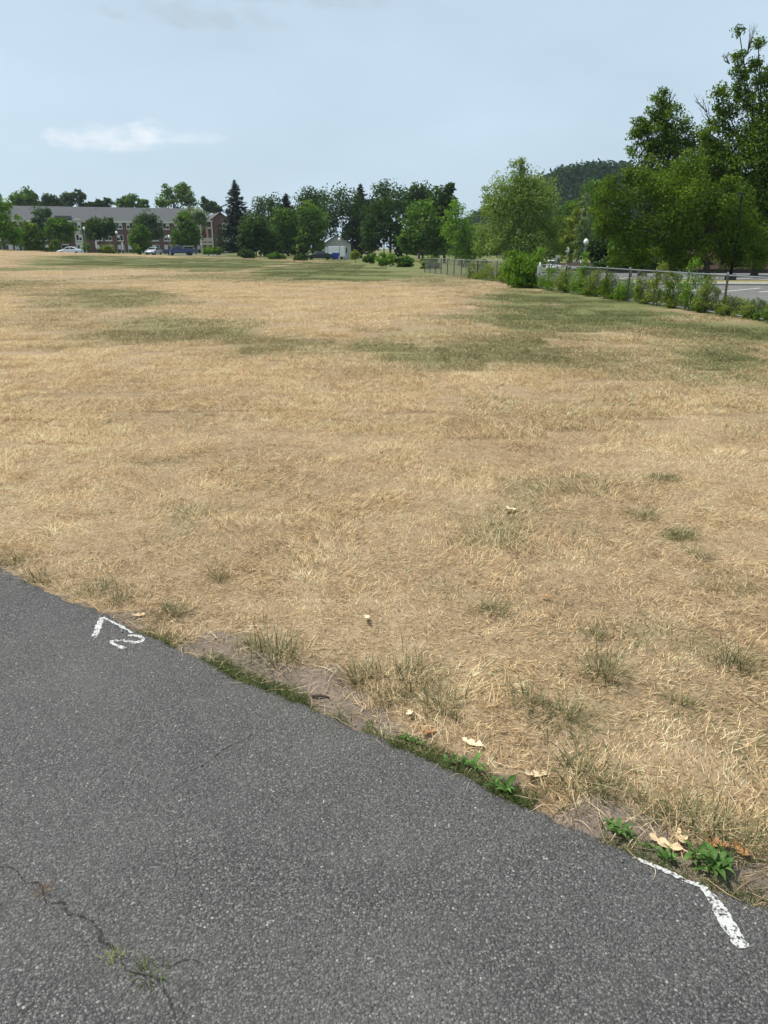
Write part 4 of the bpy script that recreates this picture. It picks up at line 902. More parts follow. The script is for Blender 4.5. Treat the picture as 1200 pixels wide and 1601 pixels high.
# ---- trees in front of and behind the brick building
LT = [('street_tree', 'bright green tree standing at the left end of the brick building', 140, 8, [(0, 335, 22, 30, 0), (16, 355, 18, 26, 0), (-8, 360, 26, 26, 0), (4, 315, 14, 16, 0), (22, 372, 12, 14, 0)], 'bright', 90),
      ('street_tree', 'olive green bushy tree beside the bright tree at the building end', 150, 46, [(46, 368, 17, 20, 0), (55, 372, 13, 18, 0), (38, 376, 11, 15, 0)], 'olive', 60),
      ('street_tree', 'dark blue green upright tree before the brick facade', 168, 68, [(66, 345, 14, 22, 0), (60, 365, 13, 20, 0), (76, 362, 11, 20, 0), (70, 328, 8, 11, 0), (55, 342, 7, 12, 0)], 'blue', 80),
      ('street_tree', 'flat crowned tree before the bay window', 160, 97, [(92, 352, 18, 14, 0), (105, 358, 14, 14, 0), (82, 358, 12, 14, 0), (98, 368, 15, 11, 0)], 'mid', 70),
      ('street_tree', 'wide round headed tree right after the bay window', 162, 156, [(156, 352, 22, 14, 0), (142, 360, 14, 14, 0), (170, 360, 13, 14, 0), (156, 368, 20, 10, 0)], 'dark', 80),
      ('street_tree', 'small crowned dark tree high against the roof and facade', 176, 230, [(229, 342, 18, 13, 0), (236, 354, 14, 12, 0), (219, 350, 11, 11, 0), (244, 368, 13, 11, 0)], 'blue', 70),
      ('street_tree', 'leafy mid green tree before the ground floor windows', 158, 217, [(217, 366, 17, 15, 0), (208, 378, 11, 13, 0), (226, 378, 12, 14, 0), (217, 357, 10, 7, 0)], 'mid', 70),
      ('street_tree', 'dense egg shaped green tree behind the blue pickup', 160, 291, [(290, 362, 19, 22, 0), (282, 372, 14, 17, 0), (301, 372, 14, 18, 0), (291, 346, 13, 14, 0), (290, 383, 15, 7, 0)], 'mid', 90),
      ('street_tree', 'wispy pale tree overlapping the roof beside the egg shaped tree', 178, 305, [(300, 335, 18, 11, 0), (312, 345, 11, 14, 0), (318, 338, 8, 9, 0), (287, 338, 9, 9, 0)], 'silver', 55)]
for i, (nm, lb, Y, bx, lobes, lf, ncl) in enumerate(LT):
    lobes = [(x, y, rx * 1.12, ry * 1.08, d_) for x, y, rx, ry, d_ in lobes]
    tree(nm, lb, Y, lobes, lf, bx, ncl, 38, .5, 120 + i, BARKD, group='trees before the brick building', sigma=.45)
SH = [(85, 381, 10, 11, 155, 'olive', 'clipped round olive shrub on the near side of the white sedan'), (135, 386, 7, 8, 150, 'bright', 'small green shrub below the bay window'), (168, 388, 13, 9, 148, 'yellow', 'yellow green bushy shrub between two white sign posts'), (214, 388, 9, 10, 149, 'olive', 'rounded olive shrub beside the silver car'),
      (325, 391, 12, 8, 146, 'bright', 'low wide green shrub just past the pickup'), (339, 391, 9, 8, 147, 'mid', 'low green shrub at the foot of the tall spruce'), (55, 389, 10, 6, 150, 'bright', 'low spreading bright shrub under the olive tree'), (70, 390, 9, 5, 151, 'mid', 'low dark shrub left of the clipped round shrub')]
for i, (x, y, rx, ry, Y, lf, lb) in enumerate(SH):
    tree('shrub', lb, Y, [(x, y, rx * .8, ry * .9, 0), (x - rx * .4, y + ry * .25, rx * .6, ry * .7, 0), (x + rx * .4, y + ry * .25, rx * .6, ry * .7, 0)], lf, x, 26, 36, .36, 150 + i, BARK, group='shrubs before the brick building', cat='shrub', sigma=.55, stems=2, tr=.05)
BT = [(250, 36, [(36, 308, 20, 15, 0), (24, 315, 12, 11, 0), (50, 314, 13, 13, 0), (36, 325, 25, 10, 0)], 'mid', 'rounded green tree behind the left part of the slate roof'), (265, 75, [(75, 314, 14, 11, 0), (62, 322, 14, 9, 0), (90, 320, 13, 10, 0)], 'blue', 'hazy tree behind the roof beside the rounded tree'),
      (270, 112, [(110, 310, 15, 10, 0), (122, 305, 12, 8, 0), (100, 318, 15, 9, 0), (128, 314, 9, 10, 0)], 'blue', 'hazy spreading tree rising behind the middle of the roof'), (275, 155, [(152, 320, 14, 7, 0), (168, 317, 10, 7, 0), (140, 322, 10, 6, 0)], 'dark', 'low dark tree line clump behind the roof'),
      (260, 205, [(205, 314, 16, 11, 0), (190, 320, 13, 9, 0), (222, 320, 13, 9, 0)], 'mid', 'mid green tree behind the roof left of the big maple'), (245, 273, [(273, 300, 25, 14, 0), (258, 312, 19, 15, 0), (292, 312, 18, 16, 0), (275, 318, 34, 12, 0), (286, 297, 13, 10, 0)], 'mid', 'big domed dark green maple towering behind the slate roof'),
      (255, 328, [(325, 322, 12, 11, 0), (337, 326, 10, 9, 0), (320, 314, 6, 6, 0)], 'blue', 'loose hazy tree behind the right end of the roof'), (280, -30, [(-30, 310, 30, 18, 0), (-5, 322, 16, 10, 0)], 'blue', 'hazy tree behind the far left of the roof')]
for i, (Y, bx, lobes, lf, lb) in enumerate(BT):
    tree('background_tree', lb, Y, lobes, lf, bx, 80, 42, .75, 170 + i, BARKD, group='trees behind the brick building', sigma=.42)
conifer('spruce_tree', 'tall dark spruce with drooping boughs right of the brick building', 158, 366, 283, 26, 200, tiers=40, nsz=.75, dens=60)
conifer('small_conifer', 'small dark conifer beside the building wing', 165, 341, 352, 8, 201, 'dark', tiers=18, nsz=.45, dens=20)
# ---- dark wood at the field's far end
HT = [(175, 447, 305, 26, 'spruce', 'tall dark conifer behind the far lamp posts'), (185, 563, 290, 28, 'spruce', 'tall dark conifer just right of the pale house')]
for i, (Y, x, yt, hw, lf, lb) in enumerate(HT): conifer('conifer', lb, Y, x, yt, hw, 210 + i, lf, tiers=34, nsz=1.1, dens=52, group='conifers at the far end of the field')
for i, (Y, bx, lobes, lf, lb) in enumerate([
     (150, 400, [(400, 362, 24, 28, 0), (385, 382, 16, 17, 0), (418, 378, 20, 22, 0)], 'dark', 'dark leafy tree at the foot of the tall spruce'), (160, 440, [(440, 358, 26, 30, 0), (460, 378, 20, 20, 0), (422, 378, 18, 20, 0)], 'mid', 'mid green tree among the far conifers'),
     (190, 425, [(425, 330, 30, 28, 0), (405, 350, 24, 24, 0), (445, 350, 26, 26, 0)], 'dark', 'tall dark tree between the spruce and the far conifer'),
     (180, 535, [(535, 325, 36, 32, 0), (508, 345, 26, 26, 0), (562, 345, 26, 28, 0), (535, 362, 34, 14, 0)], 'dark', 'broad dark tree rising behind the pale house'), (158, 488, [(488, 350, 24, 36, 0), (474, 380, 18, 20, 0), (497, 380, 14, 18, 0)], 'mid', 'leafy tree beside the far lamp posts'),
     (195, 490, [(490, 318, 28, 26, 0), (475, 340, 24, 24, 0)], 'dark', 'tall dark tree left of the broad tree behind the house'),
     (150, 600, [(600, 350, 34, 36, 0), (625, 372, 26, 26, 0), (578, 374, 18, 22, 0)], 'dark', 'wide dark leafy tree behind the bright shrubs'), (185, 610, [(610, 312, 32, 28, 0), (585, 330, 24, 24, 0), (640, 325, 26, 26, 0)], 'dark', 'tall dark tree crowning the middle of the wood'),
     (140, 660, [(660, 352, 32, 38, 0), (685, 372, 24, 28, 0), (640, 378, 20, 22, 0)], 'mid', 'leafy mid green tree at the right of the dark wood'),
     (150, 695, [(692, 325, 22, 34, 0), (703, 298, 10, 14, 0), (688, 358, 26, 32, 0)], 'dark', 'tall ragged tree at the end of the dark wood'), (176, 655, [(655, 312, 26, 26, 0), (670, 335, 24, 24, 0)], 'dark', 'dark tree beside the tall ragged tree')]):
    tree('leafy_tree', lb, Y, lobes, lf, bx, 120, 46, .6, 230 + i, BARKD, group='leafy trees at the far end of the field', sigma=.45)
for i, (x, y, rx, ry, Y, lf, lb) in enumerate([(555, 398, 8, 7, 128, 'yellow', 'yellow green shrub right of the pale house'), (578, 403, 14, 8, 115, 'mid', 'green shrub row at the far field edge'), (603, 404, 16, 12, 95, 'bright', 'bright green shrub at the far corner of the field'), (632, 408, 18, 12, 88, 'mid', 'green shrub where the fence meets the wood'), (470, 402, 12, 7, 125, 'dark', 'low dark shrub beside the far lamp post'), (385, 396, 16, 9, 132, 'dark', 'dark hedge shrub beneath the spruce'), (430, 400, 18, 8, 130, 'mid', 'wide low hedge shrub at the far field edge'), (672, 412, 18, 14, 78, 'olive', 'olive shrub growing over the far fence end')]):
    tree('shrub', lb, Y, [(x, y, rx * .8, ry * .9, 0), (x - rx * .4, y + ry * .25, rx * .6, ry * .7, 0), (x + rx * .4, y + ry * .25, rx * .6, ry * .7, 0)], lf, x, 30, 36, .36, 250 + i, BARK, group='shrubs at the far end of the field', cat='shrub', sigma=.55, stems=2, tr=.05)
# ================================================================== brick building
BRICK = None
def brick_material():
    t = NT('red_brown_brick'); o = t.obj(); b = t.n('ShaderNodeTexBrick'); b.inputs['Scale'].default_value = 3.0
    sp = t.n('ShaderNodeSeparateXYZ'); t.l(o, sp.inputs[0]); cb = t.n('ShaderNodeCombineXYZ'); t.l(t.math('ADD', sp.outputs[0], sp.outputs[1]), cb.inputs[0]); t.l(sp.outputs[2], cb.inputs[1]); t.l(cb.outputs[0], b.inputs['Vector'])
    b.inputs['Color1'].default_value = (.115, .058, .046, 1); b.inputs['Color2'].default_value = (.15, .08, .062, 1); b.inputs['Mortar'].default_value = (.17, .13, .11, 1); b.inputs['Mortar Size'].default_value = .012
    n = t.noise(o, .6, 5, .6); return t.done(t.bsdf(t.mix(t.rng(n, .3, .7, 0, .45), b.outputs['Color'], (.115, .055, .045)), .9))
BRICK = brick_material()
def slate_material():
    t = NT('grey_shingle'); o = t.obj(); n = t.noise(o, .5, 5, .6); mp = t.n('ShaderNodeMapping'); mp.inputs['Scale'].default_value = (2.5, 5, 5); t.l(o, mp.inputs[0]); n2 = t.noise(mp.outputs[0], 2, 3, .7)
    return t.done(t.bsdf(t.mix(n2, t.mix(n, (.05, .053, .057), (.07, .073, .077)), t.mix(n, (.075, .078, .082), (.095, .097, .10))), .85))
SLATE = slate_material()
WHITE = simple('white_trim', (.60, .59, .56), .5, var=.08); CREAM = simple('cream_trim', (.44, .40, .33), .6, var=.12)
def glass_mat(name, c): t = NT(name); return t.done(t.bsdf(c, .08, spec=.6))
GLASS = glass_mat('dark_window_glass', (.025, .03, .035))
BLIND = simple('pale_blind', (.62, .60, .56), .7, var=.1)
A = dp(-110, HORIZON, 192); B = dp(322, HORIZON, 214); bd = Vector((B.x - A.x, B.y - A.y, 0)); BL = bd.length; bd.normalize(); bn = Vector((-bd.y, bd.x, 0))
bz = min(tz(A.x, A.y), tz(B.x, B.y)) - .2
bld = empty('brick_building', (A.x, A.y, bz), math.atan2(bd.y, bd.x)); tag(bld, 'long three storey brown brick building with grey roof and white windows', 'building')
def on_facade(x, y):
    d = ray(x, y); o = Vector((0, 0, CAM_H)); t = ((A - o).dot(bn)) / d.dot(bn); p = o + d * t; q = p - Vector((A.x, A.y, bz)); return q.dot(bd), q.z
eave = on_facade(185, 346)[1]; DEP = 13.0; ridge = on_facade(185, 326)[1] + .55
MB().box(0, BL, 0, DEP, -.5, eave).build('wall', BRICK, bld)
rf = MB().prism([(-.5, eave - .02), (DEP + .5, eave - .02), (DEP / 2, ridge)], -.4, BL + .4)
rf.v = [(y, x, z) for x, y, z in rf.v]; roof = rf.build('roof', SLATE, bld)
MB().box(-.4, BL + .4, -.62, -.50, eave - .34, eave + .02).build('gutter', WHITE, roof)
MB().box(-.4, BL + .4, -.45, -.003, eave - .30, eave - .05).build('fascia', CREAM, bld)
def window(px, z0, z1, w, panes, blind, par=None, y0=0.0, ucent=None):
    u = on_facade(px, 370)[0] if ucent is None else ucent; p = par or bld
    f = MB(); t = .11
    f.box(u - w/2, u - w/2 + t, y0 - .09, y0 + .02, z0, z1); f.box(u + w/2 - t, u + w/2, y0 - .09, y0 + .02, z0, z1)
    f.box(u - w/2 + t, u + w/2 - t, y0 - .088, y0 + .02, z0, z0 + t); f.box(u - w/2 + t, u + w/2 - t, y0 - .088, y0 + .02, z1 - t, z1)
    iw = (w - 2 * t) / panes
    for k in range(1, panes): f.box(u - w/2 + t + k*iw - .05, u - w/2 + t + k*iw + .05, y0 - .082, y0 + .02, z0 + t, z1 - t)
    wn_ = f.build('window', WHITE, p)
    tgt = wn_ if par is None else p
    for k in range(panes):
        a = u - w/2 + t + k*iw; g = .06 if panes > 1 else .01
        MB().box(a + g * (k > 0), a + iw - g * (k < panes - 1), y0 - .045, y0 - .01, z0 + t + .002, z1 - t - .002).build('pane', GLASS, tgt)
        if (k + blind) % 2 == 0:
            MB().box(a + g * (k > 0) + .01, a + iw - .01 - g * (k < panes - 1), y0 - .056, y0 - .048, (z0 + z1) / 2, z1 - t - .004).build('blind', BLIND, tgt)
    if par is None:
        MB().box(u - w/2 - .08, u + w/2 + .08, y0 - .14, y0 + .02, z0 - .14, z0 - .003).build('sill', WHITE, wn_)
    return wn_
zT = on_facade(187, 353)[1]; zM = on_facade(245, 372)[1]; zG = on_facade(245, 389)[1]
cols_px = [-80, -55, -30, -6, 11, 27, 52, 68, 88, 154, 169, 187, 204, 225, 242, 260.5, 278, 296, 312]
for i, x in enumerate(cols_px):
    window(x, zT - .72, zT + .72, 1.65, 2, i); window(x, zM - .70, zM + .70, 1.65, 2, i + 1); window(x, zG - 1.2, zG + .95, 1.75, 2, i % 3)
# cream bay with pediment
u0, u1 = on_facade(116.5, 370)[0], on_facade(129.5, 370)[0]; um = (u0 + u1) / 2; bw = u1 - u0
zp = on_facade(122, 343)[1]
bay = MB().box(u0, u1, -1.3, -.01, -.4, zT + 1.1).build('bay', CREAM, bld)
pr = MB().prism([(u0 - .35, zT + 1.103), (u1 + .35, zT + 1.103), (um, zp + .3)], -1.6, 1.0).build('pediment', WHITE, bay)
for zc, hh_ in ((zT, .78), (zM, .72), (zG, .95)):
    window(0, zc - hh_, zc + hh_, bw * .74, 2, 1, bay, -1.305, um)
    MB().box(u0 + .13 * bw, u1 - .13 * bw, -1.36, -1.302, zc - hh_ - .12, zc - hh_ - .004).build('sill', WHITE, bay)
for zc in ((zT + zM) / 2, (zM + zG) / 2): MB().box(u0 - .04, u1 + .04, -1.345, -1.302, zc - .12, zc + .12).build('spandrel_band', WHITE, bay)
# entrance and dormer step in the roof
ud = on_facade(101, 380)[0]; dr = MB().box(ud - .75, ud + .75, -.06, .02, -.3, zG + .9).build('door', simple('dark_door', (.03, .025, .025), .5), bld)
MB().box(ud - .95, ud + .95, -.12, -.063, zG + .905, zG + 1.12).build('lintel', WHITE, dr)
MB().lathe([(.0, 0), (.05, .02), (.05, .08), (0, .1)], 8, (ud + .5, -.09, .9)).build('handle', GALV, dr)
ul = on_facade(97, 335)[0]; MB().prism([(ul - 1.9, eave + .4), (ul + 1.9, eave + .4), (ul + 1.9, eave + 1.15), (ul - 1.9, eave + 1.15)], -.05, 3.0).build('dormer', simple('dormer_grey', (.085, .085, .09), .8), roof)
for k, x in enumerate((60, 150, 235)):
    uc = on_facade(x, 330)[0]; MB().tube([(uc, DEP * .4, ridge - 1.6), (uc, DEP * .4, ridge - .35)], .09, 6).build('vent_pipe', simple('vent_grey', (.2, .2, .2), .7), roof)
# gabled wing with a cream porch at the right end
w0, w1 = BL + .05, BL + 6.6; wz = eave - .25
wg = MB().box(w0, w1, -5.5, DEP - 1, -.5, wz).build('wing', BRICK, bld)
MB().prism([(w0, wz + .003), (w1, wz + .003), ((w0 + w1) / 2, wz + 2.35)], -5.49, DEP - 1).build('gable', BRICK, wg)
for s in (-1, 1):
    c_ = (w0 + w1) / 2; e0 = c_ + s * ((w1 - w0) / 2 + .35)
    MB().prism([(c_, wz + 2.42), (e0, wz - .14), (e0, wz - .02), (c_, wz + 2.56)] if s > 0 else [(c_, wz + 2.56), (e0, wz - .02), (e0, wz - .14), (c_, wz + 2.42)], -5.9, DEP - .6).build('roof_slope', SLATE, wg)
pch = MB().box(w0 - 2.2, w0 + .9, -7.4, -5.51, zG + .9, zG + 1.5).build('porch', CREAM, bld)
MB().box(w0 - 2.1, w0 + .8, -7.3, -5.52, zM - .9, zM + .0).build('balustrade', CREAM, pch)
MB().box(w0 - 2.2, w0 + .9, -7.4, -5.51, zT - .7, zT - .3).build('balustrade', CREAM, pch)
for k, q in enumerate((w0 - 2.05, w0 + .75)): MB().tube([(q, -7.2, -.5), (q, -7.2, zT + 1.0)], .13, 8).build('column', WHITE, pch)
MB().box(w0 - 2.3, w0 + 1.0, -7.5, -5.51, zT + 1.0, zT + 1.25).build('canopy', WHITE, pch)
for zc in (zT, zM, zG): window(0, zc - .7, zc + .7, 1.5, 2, 1, None, -5.51, (w0 + w1) / 2 + 1.2)

# ================================================================== pale house in the wood
hb = dp(527, HORIZON, 160); hzg = tz(hb.x, 160); house = empty('pale_house', (hb.x, 160, hzg), .05); tag(house, 'small pale grey house with gable roof half hidden in the dark wood', 'house')
HW = simple('pale_siding', (.50, .49, .46), .7, var=.1, scale=2)
MB().box(-2.7, 2.7, 0, 6, -.4, 2.7).build('wall', HW, house)
MB().prism([(-2.7, 2.703), (2.7, 2.703), (0, 4.3)], 0.002, 6).build('gable', HW, house)
hr = MB()
for s in (-1, 1): hr.prism([(0, 4.34), (s * 3.05, 2.5), (s * 3.05, 2.62), (0, 4.48)], -.4, 6.4)
hr.build('roof', SLATE, house)
for x in (-1.6, 1.5):
    f = MB().box(x - .55, x + .55, -.06, -.003, .9, 2.1).build('window', WHITE, house); MB().box(x - .45, x + .45, -.075, -.063, 1.0, 2.0).build('pane', GLASS, f)
dd = MB().box(-.45, .45, -.06, -.003, -.3, 1.95).build('door', simple('brown_door', (.12, .07, .05), .6), house); MB().box(.28, .34, -.1, -.063, .8, .9).build('handle', GALV, dd)
# white trailer and blue container in front of the house
tb = dp(524, HORIZON, 148); tzg = tz(tb.x, 148); tl = empty('box_trailer', (tb.x + .2, 148, tzg)); tag(tl, 'white box trailer parked before the pale house behind the blue container', 'trailer')
bevel(MB().box(-1.5, 1.5, 0, 4.2, .5, 2.3).build('body', simple('trailer_white', (.74, .75, .76), .4, var=.06), tl), .05)
def wheel(par, x, y, r_, w, name='wheel'):
    wl_ = MB().lathe([(r_*.62, -w/2), (r_*.94, -w/2), (r_, -w*.3), (r_, w*.3), (r_*.94, w/2), (r_*.62, w/2)], 18).build('wheel', simple_get('tyre_rubber', (.02, .02, .021), .85), par, True)
    wl_.location = (x, y, r_); wl_.rotation_euler = (math.pi / 2, 0, 0)
    MB().lathe([(0, -w*.40), (r_*.3, -w*.42), (r_*.6, -w*.36), (r_*.62, w*.36), (r_*.3, w*.42), (0, w*.40)], 14).build('rim', simple_get('rim_silver', (.5, .5, .52), .3, .8), wl_, True)
    return wl_
_mats = {}
def simple_get(name, col, rough=.5, metal=0., **k):
    if name not in _mats: _mats[name] = simple(name, col, rough, metal, **k)
    return _mats[name]
for y in (.12, 4.08): 
    wheel(tl, -.5, y, .33, .2); wheel(tl, .6, y, .33, .2)
MB().tube([(0, 0, .5), (-2.4, 1.0, .45)], .05, 6).build('tow_bar', GALV, tl)
cb_ = dp(524.5, HORIZON, 140); czg = tz(cb_.x, 140); ct = empty('blue_container', (cb_.x, 140, czg)); tag(ct, 'bright blue tapered bin standing on short legs before the white trailer', 'bin')
BLUE = simple('blue_plastic', (.012, .06, .42), .4, var=.1, scale=3)
mb = MB().add([(-.42, -.4, .35), (.42, -.4, .35), (.42, .4, .35), (-.42, .4, .35), (-.62, -.55, 1.15), (.62, -.55, 1.15), (.62, .55, 1.15), (-.62, .55, 1.15)], [(3,2,1,0), (4,5,6,7), (0,1,5,4), (1,2,6,5), (2,3,7,6), (3,0,4,7)])
bevel(mb.build('body', BLUE, ct), .05); bevel(MB().box(-.66, .66, -.59, .59, 1.153, 1.24).build('lid', BLUE, ct), .03)
for sx in (-1, 1):
    for sy in (-1, 1): MB().tube([(sx * .34, sy * .32, -.05), (sx * .34, sy * .32, .36)], .035, 6).build('leg', GALV, ct)

# ================================================================== vehicles
def car(name, label, loc, rz, prof, glassp, paint, L, Wd, wr, wheels, group=None, extra=None):
    e = empty(name, loc, rz); tag(e, label, 'car' if name != 'pickup_truck' else 'pickup', group)
    h = Wd / 2
    body = MB().prism(prof, -h, h); body.v = [(x, y * (1.0 - .05 * max(0, (z - .55))), z) for x, y, z in body.v]
    b = body.build('body', paint, e); bevel(b, .06, 3)
    for q in glassp['cabins']:
        cab = MB(); n = len(q); zs = [z for _, z in q]; zl, zh = min(zs), max(zs)
        f = lambda z: h * (.96 - .20 * (z - zl) / (zh - zl))
        cab.add([(x, -f(z), z) for x, z in q] + [(x, f(z), z) for x, z in q], [tuple(range(n)), tuple(range(2*n-1, n-1, -1))] + [(i, i+n, (i+1)%n+n, (i+1)%n) for i in range(n)])
        cb2 = cab.build('cabin', paint, e); bevel(cb2, .05, 3)
        for s in (-1, 1):
            for gq in glassp['side']:
                g = MB(); m = len(gq)
                g.add([(x, s * (f(z) + .006), z) for x, z in gq] + [(x, s * (f(z) - .02), z) for x, z in gq], [tuple(range(m)), tuple(range(2*m-1, m-1, -1))] + [(i, i+m, (i+1)%m+m, (i+1)%m) for i in range(m)])
                g.build('side_window', GLASS, cb2)
        for (x0, z0), (x1, z1) in glassp['screens']:
            d = Vector((x1 - x0, 0, z1 - z0)); nn = Vector((-d.z, 0, d.x)).normalized(); 
            if nn.x * ((x0 + x1) / 2 - sum(x for x, _ in q) / n) < 0: nn = -nn
            a = Vector((x0, 0, z0)).lerp(Vector((x1, 0, z1)), .12); c2 = Vector((x0, 0, z0)).lerp(Vector((x1, 0, z1)), .9)
            f0, f1 = f(a.z) * .9, f(c2.z) * .9; o1, o2 = nn * .008, nn * -.015
            g = MB().add([tuple(Vector((p.x, s * ff, p.z)) + oo) for oo in (o1, o2) for p, ff, s in ((a, f0, -1), (a, f0, 1), (c2, f1, 1), (c2, f1, -1))], [(0,1,2,3), (7,6,5,4), (0,4,5,1), (1,5,6,2), (2,6,7,3), (3,7,4,0)])
            g.build('windscreen', GLASS, cb2)
    for x in wheels:
        for s in (-1, 1): wheel(e, x, s * (h - .10), wr, .22)
    xf, xb = min(x for x, _ in prof), max(x for x, _ in prof); zl = glassp['lamp_z']
    for s in (-1, 1):
        bevel(MB().box(xf - .012, xf + .12, s * (h - .30) - .19, s * (h - .30) + .19, zl - .08, zl + .08).build('headlight', simple_get('lamp_clear', (.75, .76, .78), .15), e), .02)
        bevel(MB().box(xb - .12, xb + .012, s * (h - .26) - .17, s * (h - .26) + .17, zl - .06, zl + .12).build('tail_light', simple_get('lamp_red', (.35, .015, .012), .25), e), .02)
    for z0 in (.28,): MB().box(xf - .06, xf + .1, -h * .86, h * .86, z0, z0 + .16).build('bumper', simple_get('bumper_dark', (.04, .04, .042), .6), e)
    for gq in extra or []: gq(e)
    return e
sedan = [(-2.3, .30), (-2.32, .62), (-2.15, .72), (-1.25, .90), (-1.0, .93), (1.55, .98), (2.2, .94), (2.3, .70), (2.28, .32), (1.85, .26), (-1.9, .24)]
sg = dict(cabins=[[(-1.25, .91), (-.35, 1.40), (.15, 1.46), (.75, 1.42), (1.75, .97)]], side=[[(-.95, .98), (-.33, 1.34), (.18, 1.39), (.18, .98)], [(.26, .98), (.26, 1.39), (.72, 1.35), (1.35, 1.0)]], screens=[((-1.25, .91), (-.35, 1.40)), ((1.75, .97), (.75, 1.42))], lamp_z=.62)
WP = simple('white_car_paint', (.72, .74, .76), .25, var=.04, spec=.6); SV = simple('silver_car_paint', (.55, .58, .60), .25, .3, var=.04); NB = simple('navy_pickup_paint', (.012, .025, .11), .25, var=.08, spec=.6); DKP = simple('dark_car_paint', (.02, .022, .025), .3, var=.05)
def cloc(x, Y): p = dp(x, HORIZON, Y); return (p.x, Y, tz(p.x, Y))
car('sedan', 'white sedan parked along the road before the brick building', cloc(109, 152), .03, sedan, sg, WP, 4.6, 1.78, .32, (-1.42, 1.38))
car('hatchback', 'small silver car parked beyond the field before ground floor windows', cloc(239.5, 156), 1.45, sedan, sg, SV, 4.6, 1.75, .32, (-1.42, 1.38))
trk = [(-2.7, .45), (-2.72, .95), (-2.55, 1.06), (-1.25, 1.12), (-1.1, 1.13), (.55, 1.14), (.58, 1.22), (2.62, 1.22), (2.7, 1.15), (2.7, .5), (2.2, .38), (-2.2, .38)]
tg = dict(cabins=[[(-1.30, 1.13), (-.62, 1.74), (-.35, 1.82), (.38, 1.80), (.56, 1.15)]], side=[[(-.95, 1.20), (-.50, 1.68), (-.28, 1.73), (-.28, 1.20)], [(-.20, 1.20), (-.20, 1.73), (.30, 1.71), (.42, 1.20)]], screens=[((-1.30, 1.13), (-.62, 1.74)), ((.56, 1.15), (.38, 1.80))], lamp_z=.9)
def rails(e):
    rk = MB()
    for s in (-1, 1): rk.tube([(.75, s * .78, 1.22), (.75, s * .78, 1.62), (2.55, s * .78, 1.62), (2.55, s * .78, 1.22)], .03, 6)
    rk.tube([(.75, -.78, 1.62), (.75, .78, 1.62)], .03, 6).tube([(2.55, -.78, 1.62), (2.55, .78, 1.62)], .03, 6).build('bed_rack', simple_get('rack_steel', (.45, .46, .48), .4, .6), e)
car('pickup_truck', 'dark blue pickup truck with a rack over its bed', cloc(281, 150), .04, trk, tg, NB, 5.4, 1.9, .38, (-1.72, 1.72), extra=[rails])
car('sedan', 'white parked car nearest the small sign behind the fence', cloc(867, 101), 1.35, sedan, sg, WP, 4.6, 1.8, .32, (-1.42, 1.38))
car('sedan', 'silver parked car below the globe lamp behind the fence', cloc(901, 98), 1.2, sedan, sg, SV, 4.6, 1.8, .32, (-1.42, 1.38))
car('sedan', 'dark parked car in the shade at the far wood', cloc(499, 140), .1, sedan, sg, DKP, 4.6, 1.8, .32, (-1.42, 1.38))

# road the cars stand on
ra_, rb_ = dp(-160, HORIZON, 146), dp(345, HORIZON, 146)
xs = np.linspace(ra_.x, rb_.x, 30); rv = []; 
for x in xs:
    for y in (145.5, 150.5, 155.5, 159): rv.append((x, y, tz(x, y) + .02))
ri = np.arange(len(rv)).reshape(30, 4); rf_ = np.stack([ri[:-1, :-1], ri[1:, :-1], ri[1:, 1:], ri[:-1, 1:]], -1).reshape(-1, 4)
road = put('road', mesh_np('road', rv, rf_, None, True), LOT); tag(road, kind='structure')

# ================================================================== lamps and signs
BLK = simple('black_cast_iron', (.015, .016, .016), .5, .3, .1); GLOBE = simple('white_globe', (.85, .85, .84), .3, var=.03); GREYP = simple('grey_pole_paint', (.30, .31, .31), .5, .3, .1)
def lamp(label, x, ytop, Y, pole, group, base_z=None):
    p = dp(x, ytop, Y); bz_ = tz(p.x, Y) if base_z is None else base_z; H = p.z - bz_ ; e = empty('lamp_post', (p.x, Y, bz_)); tag(e, label, 'lamp post', group)
    MB().lathe([(.17, -.1), (.17, .12), (.13, .2), (.11, .55), (.07, .65)], 12).build('base', pole, e, True)
    MB().lathe([(.065, .64), (.05, H - .72), (.05, H - .70)], 10).build('pole', pole, e, True)
    MB().lathe([(.05, H - .70), (.10, H - .66), (.12, H - .60), (.09, H - .55)], 12).build('collar', pole, e, True)
    MB().lathe([(.09, H - .552), (.18, H - .48), (.215, H - .34), (.19, H - .20), (.11, H - .10), (.05, H - .06)], 14).build('globe', GLOBE, e, True)
    MB().lathe([(.06, H - .065), (.06, H - .04), (.02, H - .01), (.012, H)], 8).build('finial', pole, e, True)
    return e
GL = 'white globe lamp posts'
lamp('white globe lamp post beside the bay window', 130.5, 354, 147, GREYP, GL); lamp('white globe lamp post past the wide round headed tree', 181.3, 360.5, 146, BLK, GL); lamp('pale globe lamp post just in front of the blue pickup', 263.4, 367, 146, GREYP, GL)
lamp('white globe lamp post before the silvery conical tree', 916.4, 372, 70, GREYP, GL); lamp('small white globe lamp post before the yellowish tree', 887.5, 386, 88, GREYP, GL)
lamp('white globe lamp post beside the blue bin', 530, 371, 138, GREYP, GL)
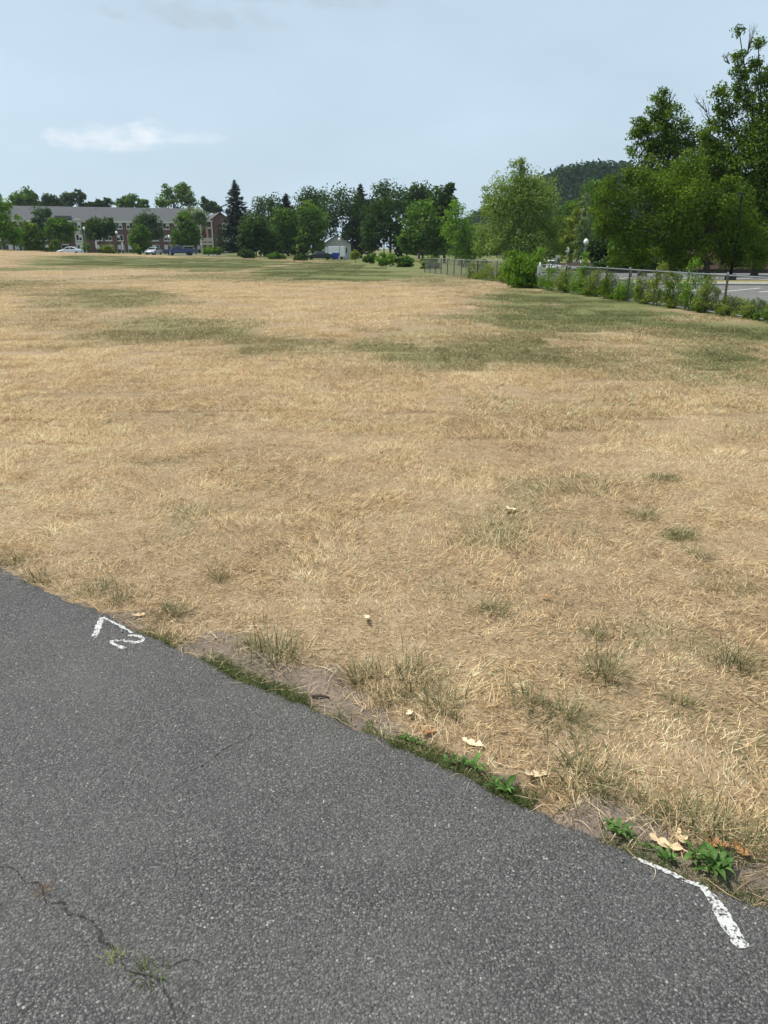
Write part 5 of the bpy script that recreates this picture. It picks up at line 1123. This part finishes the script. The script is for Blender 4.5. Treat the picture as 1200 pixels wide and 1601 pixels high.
def lot_lamp(label, x, ybase):
    g = gp(x, ybase); e = empty('lamp_post', (g.x, g.y, 0.02)); tag(e, label, 'lamp post', 'dark lot lamp posts')
    MB().lathe([(.30, -.05), (.30, .30), (.27, .34)], 14).build('footing', simple_get('footing_dark', (.05, .05, .05), .9), e, True)
    MB().lathe([(.08, .34), (.065, 4.3)], 10).build('pole', BLK, e, True)
    bevel(MB().box(-.55, .1, -.16, .16, 4.3, 4.45).build('lamp_head', BLK, e), .03); MB().box(-.5, 0, -.13, .13, 4.285, 4.297).build('lens', GLOBE, e)
lot_lamp('black lamp post on a round footing beside the young tree', 1003, 432); lot_lamp('black lamp post on a round footing in the open lot bays', 1141, 439.5)
def sign_post(label, x, ytop, Y, w, h, col, nm='sign_post'):
    p = dp(x, ytop, Y); bz_ = tz(p.x, Y); H = p.z - bz_; e = empty(nm, (p.x, Y, bz_)); tag(e, label, 'sign', 'small sign posts')
    MB().tube([(0, 0, -.1), (0, 0, H - h * .5)], .035, 6).build('post', BLK, e); bevel(MB().box(-w/2, w/2, -.045, -.036, H - h, H).build('panel', col, e), .003)
    MB().tube([(-w * .3, -.03, H - h * .8), (w * .3, -.03, H - h * .8)], .012, 4).build('bracket', GALV, e)
sign_post('narrow white panel on a dark post left of the yellow green shrub', 149.5, 376.5, 145, .32, 1.25, WHITE); sign_post('narrow white panel on a dark post right of the yellow green shrub', 190.5, 378.5, 145, .32, 1.35, WHITE)
sign_post('small square white sign behind the fence above the parked white car', 872, 399, 86, .5, .65, WHITE); sign_post('pair of white panels on a grey post at the far wood', 510, 386.5, 136, .5, .9, WHITE)

# ================================================================== haze
HZ = NT('air'); vol = HZ.n('ShaderNodeVolumePrincipled'); vol.inputs['Color'].default_value = (.80, .90, 1.0, 1); vol.inputs['Density'].default_value = .00012; vol.inputs['Anisotropy'].default_value = .2
HZ.l(vol.outputs[0], HZ.out.inputs['Volume'])
haze = MB().box(-700, 700, -120, 900, -6, 75).build('haze', HZ.m); tag(haze, 'thin pale summer haze in the air', 'haze', kind='stuff')
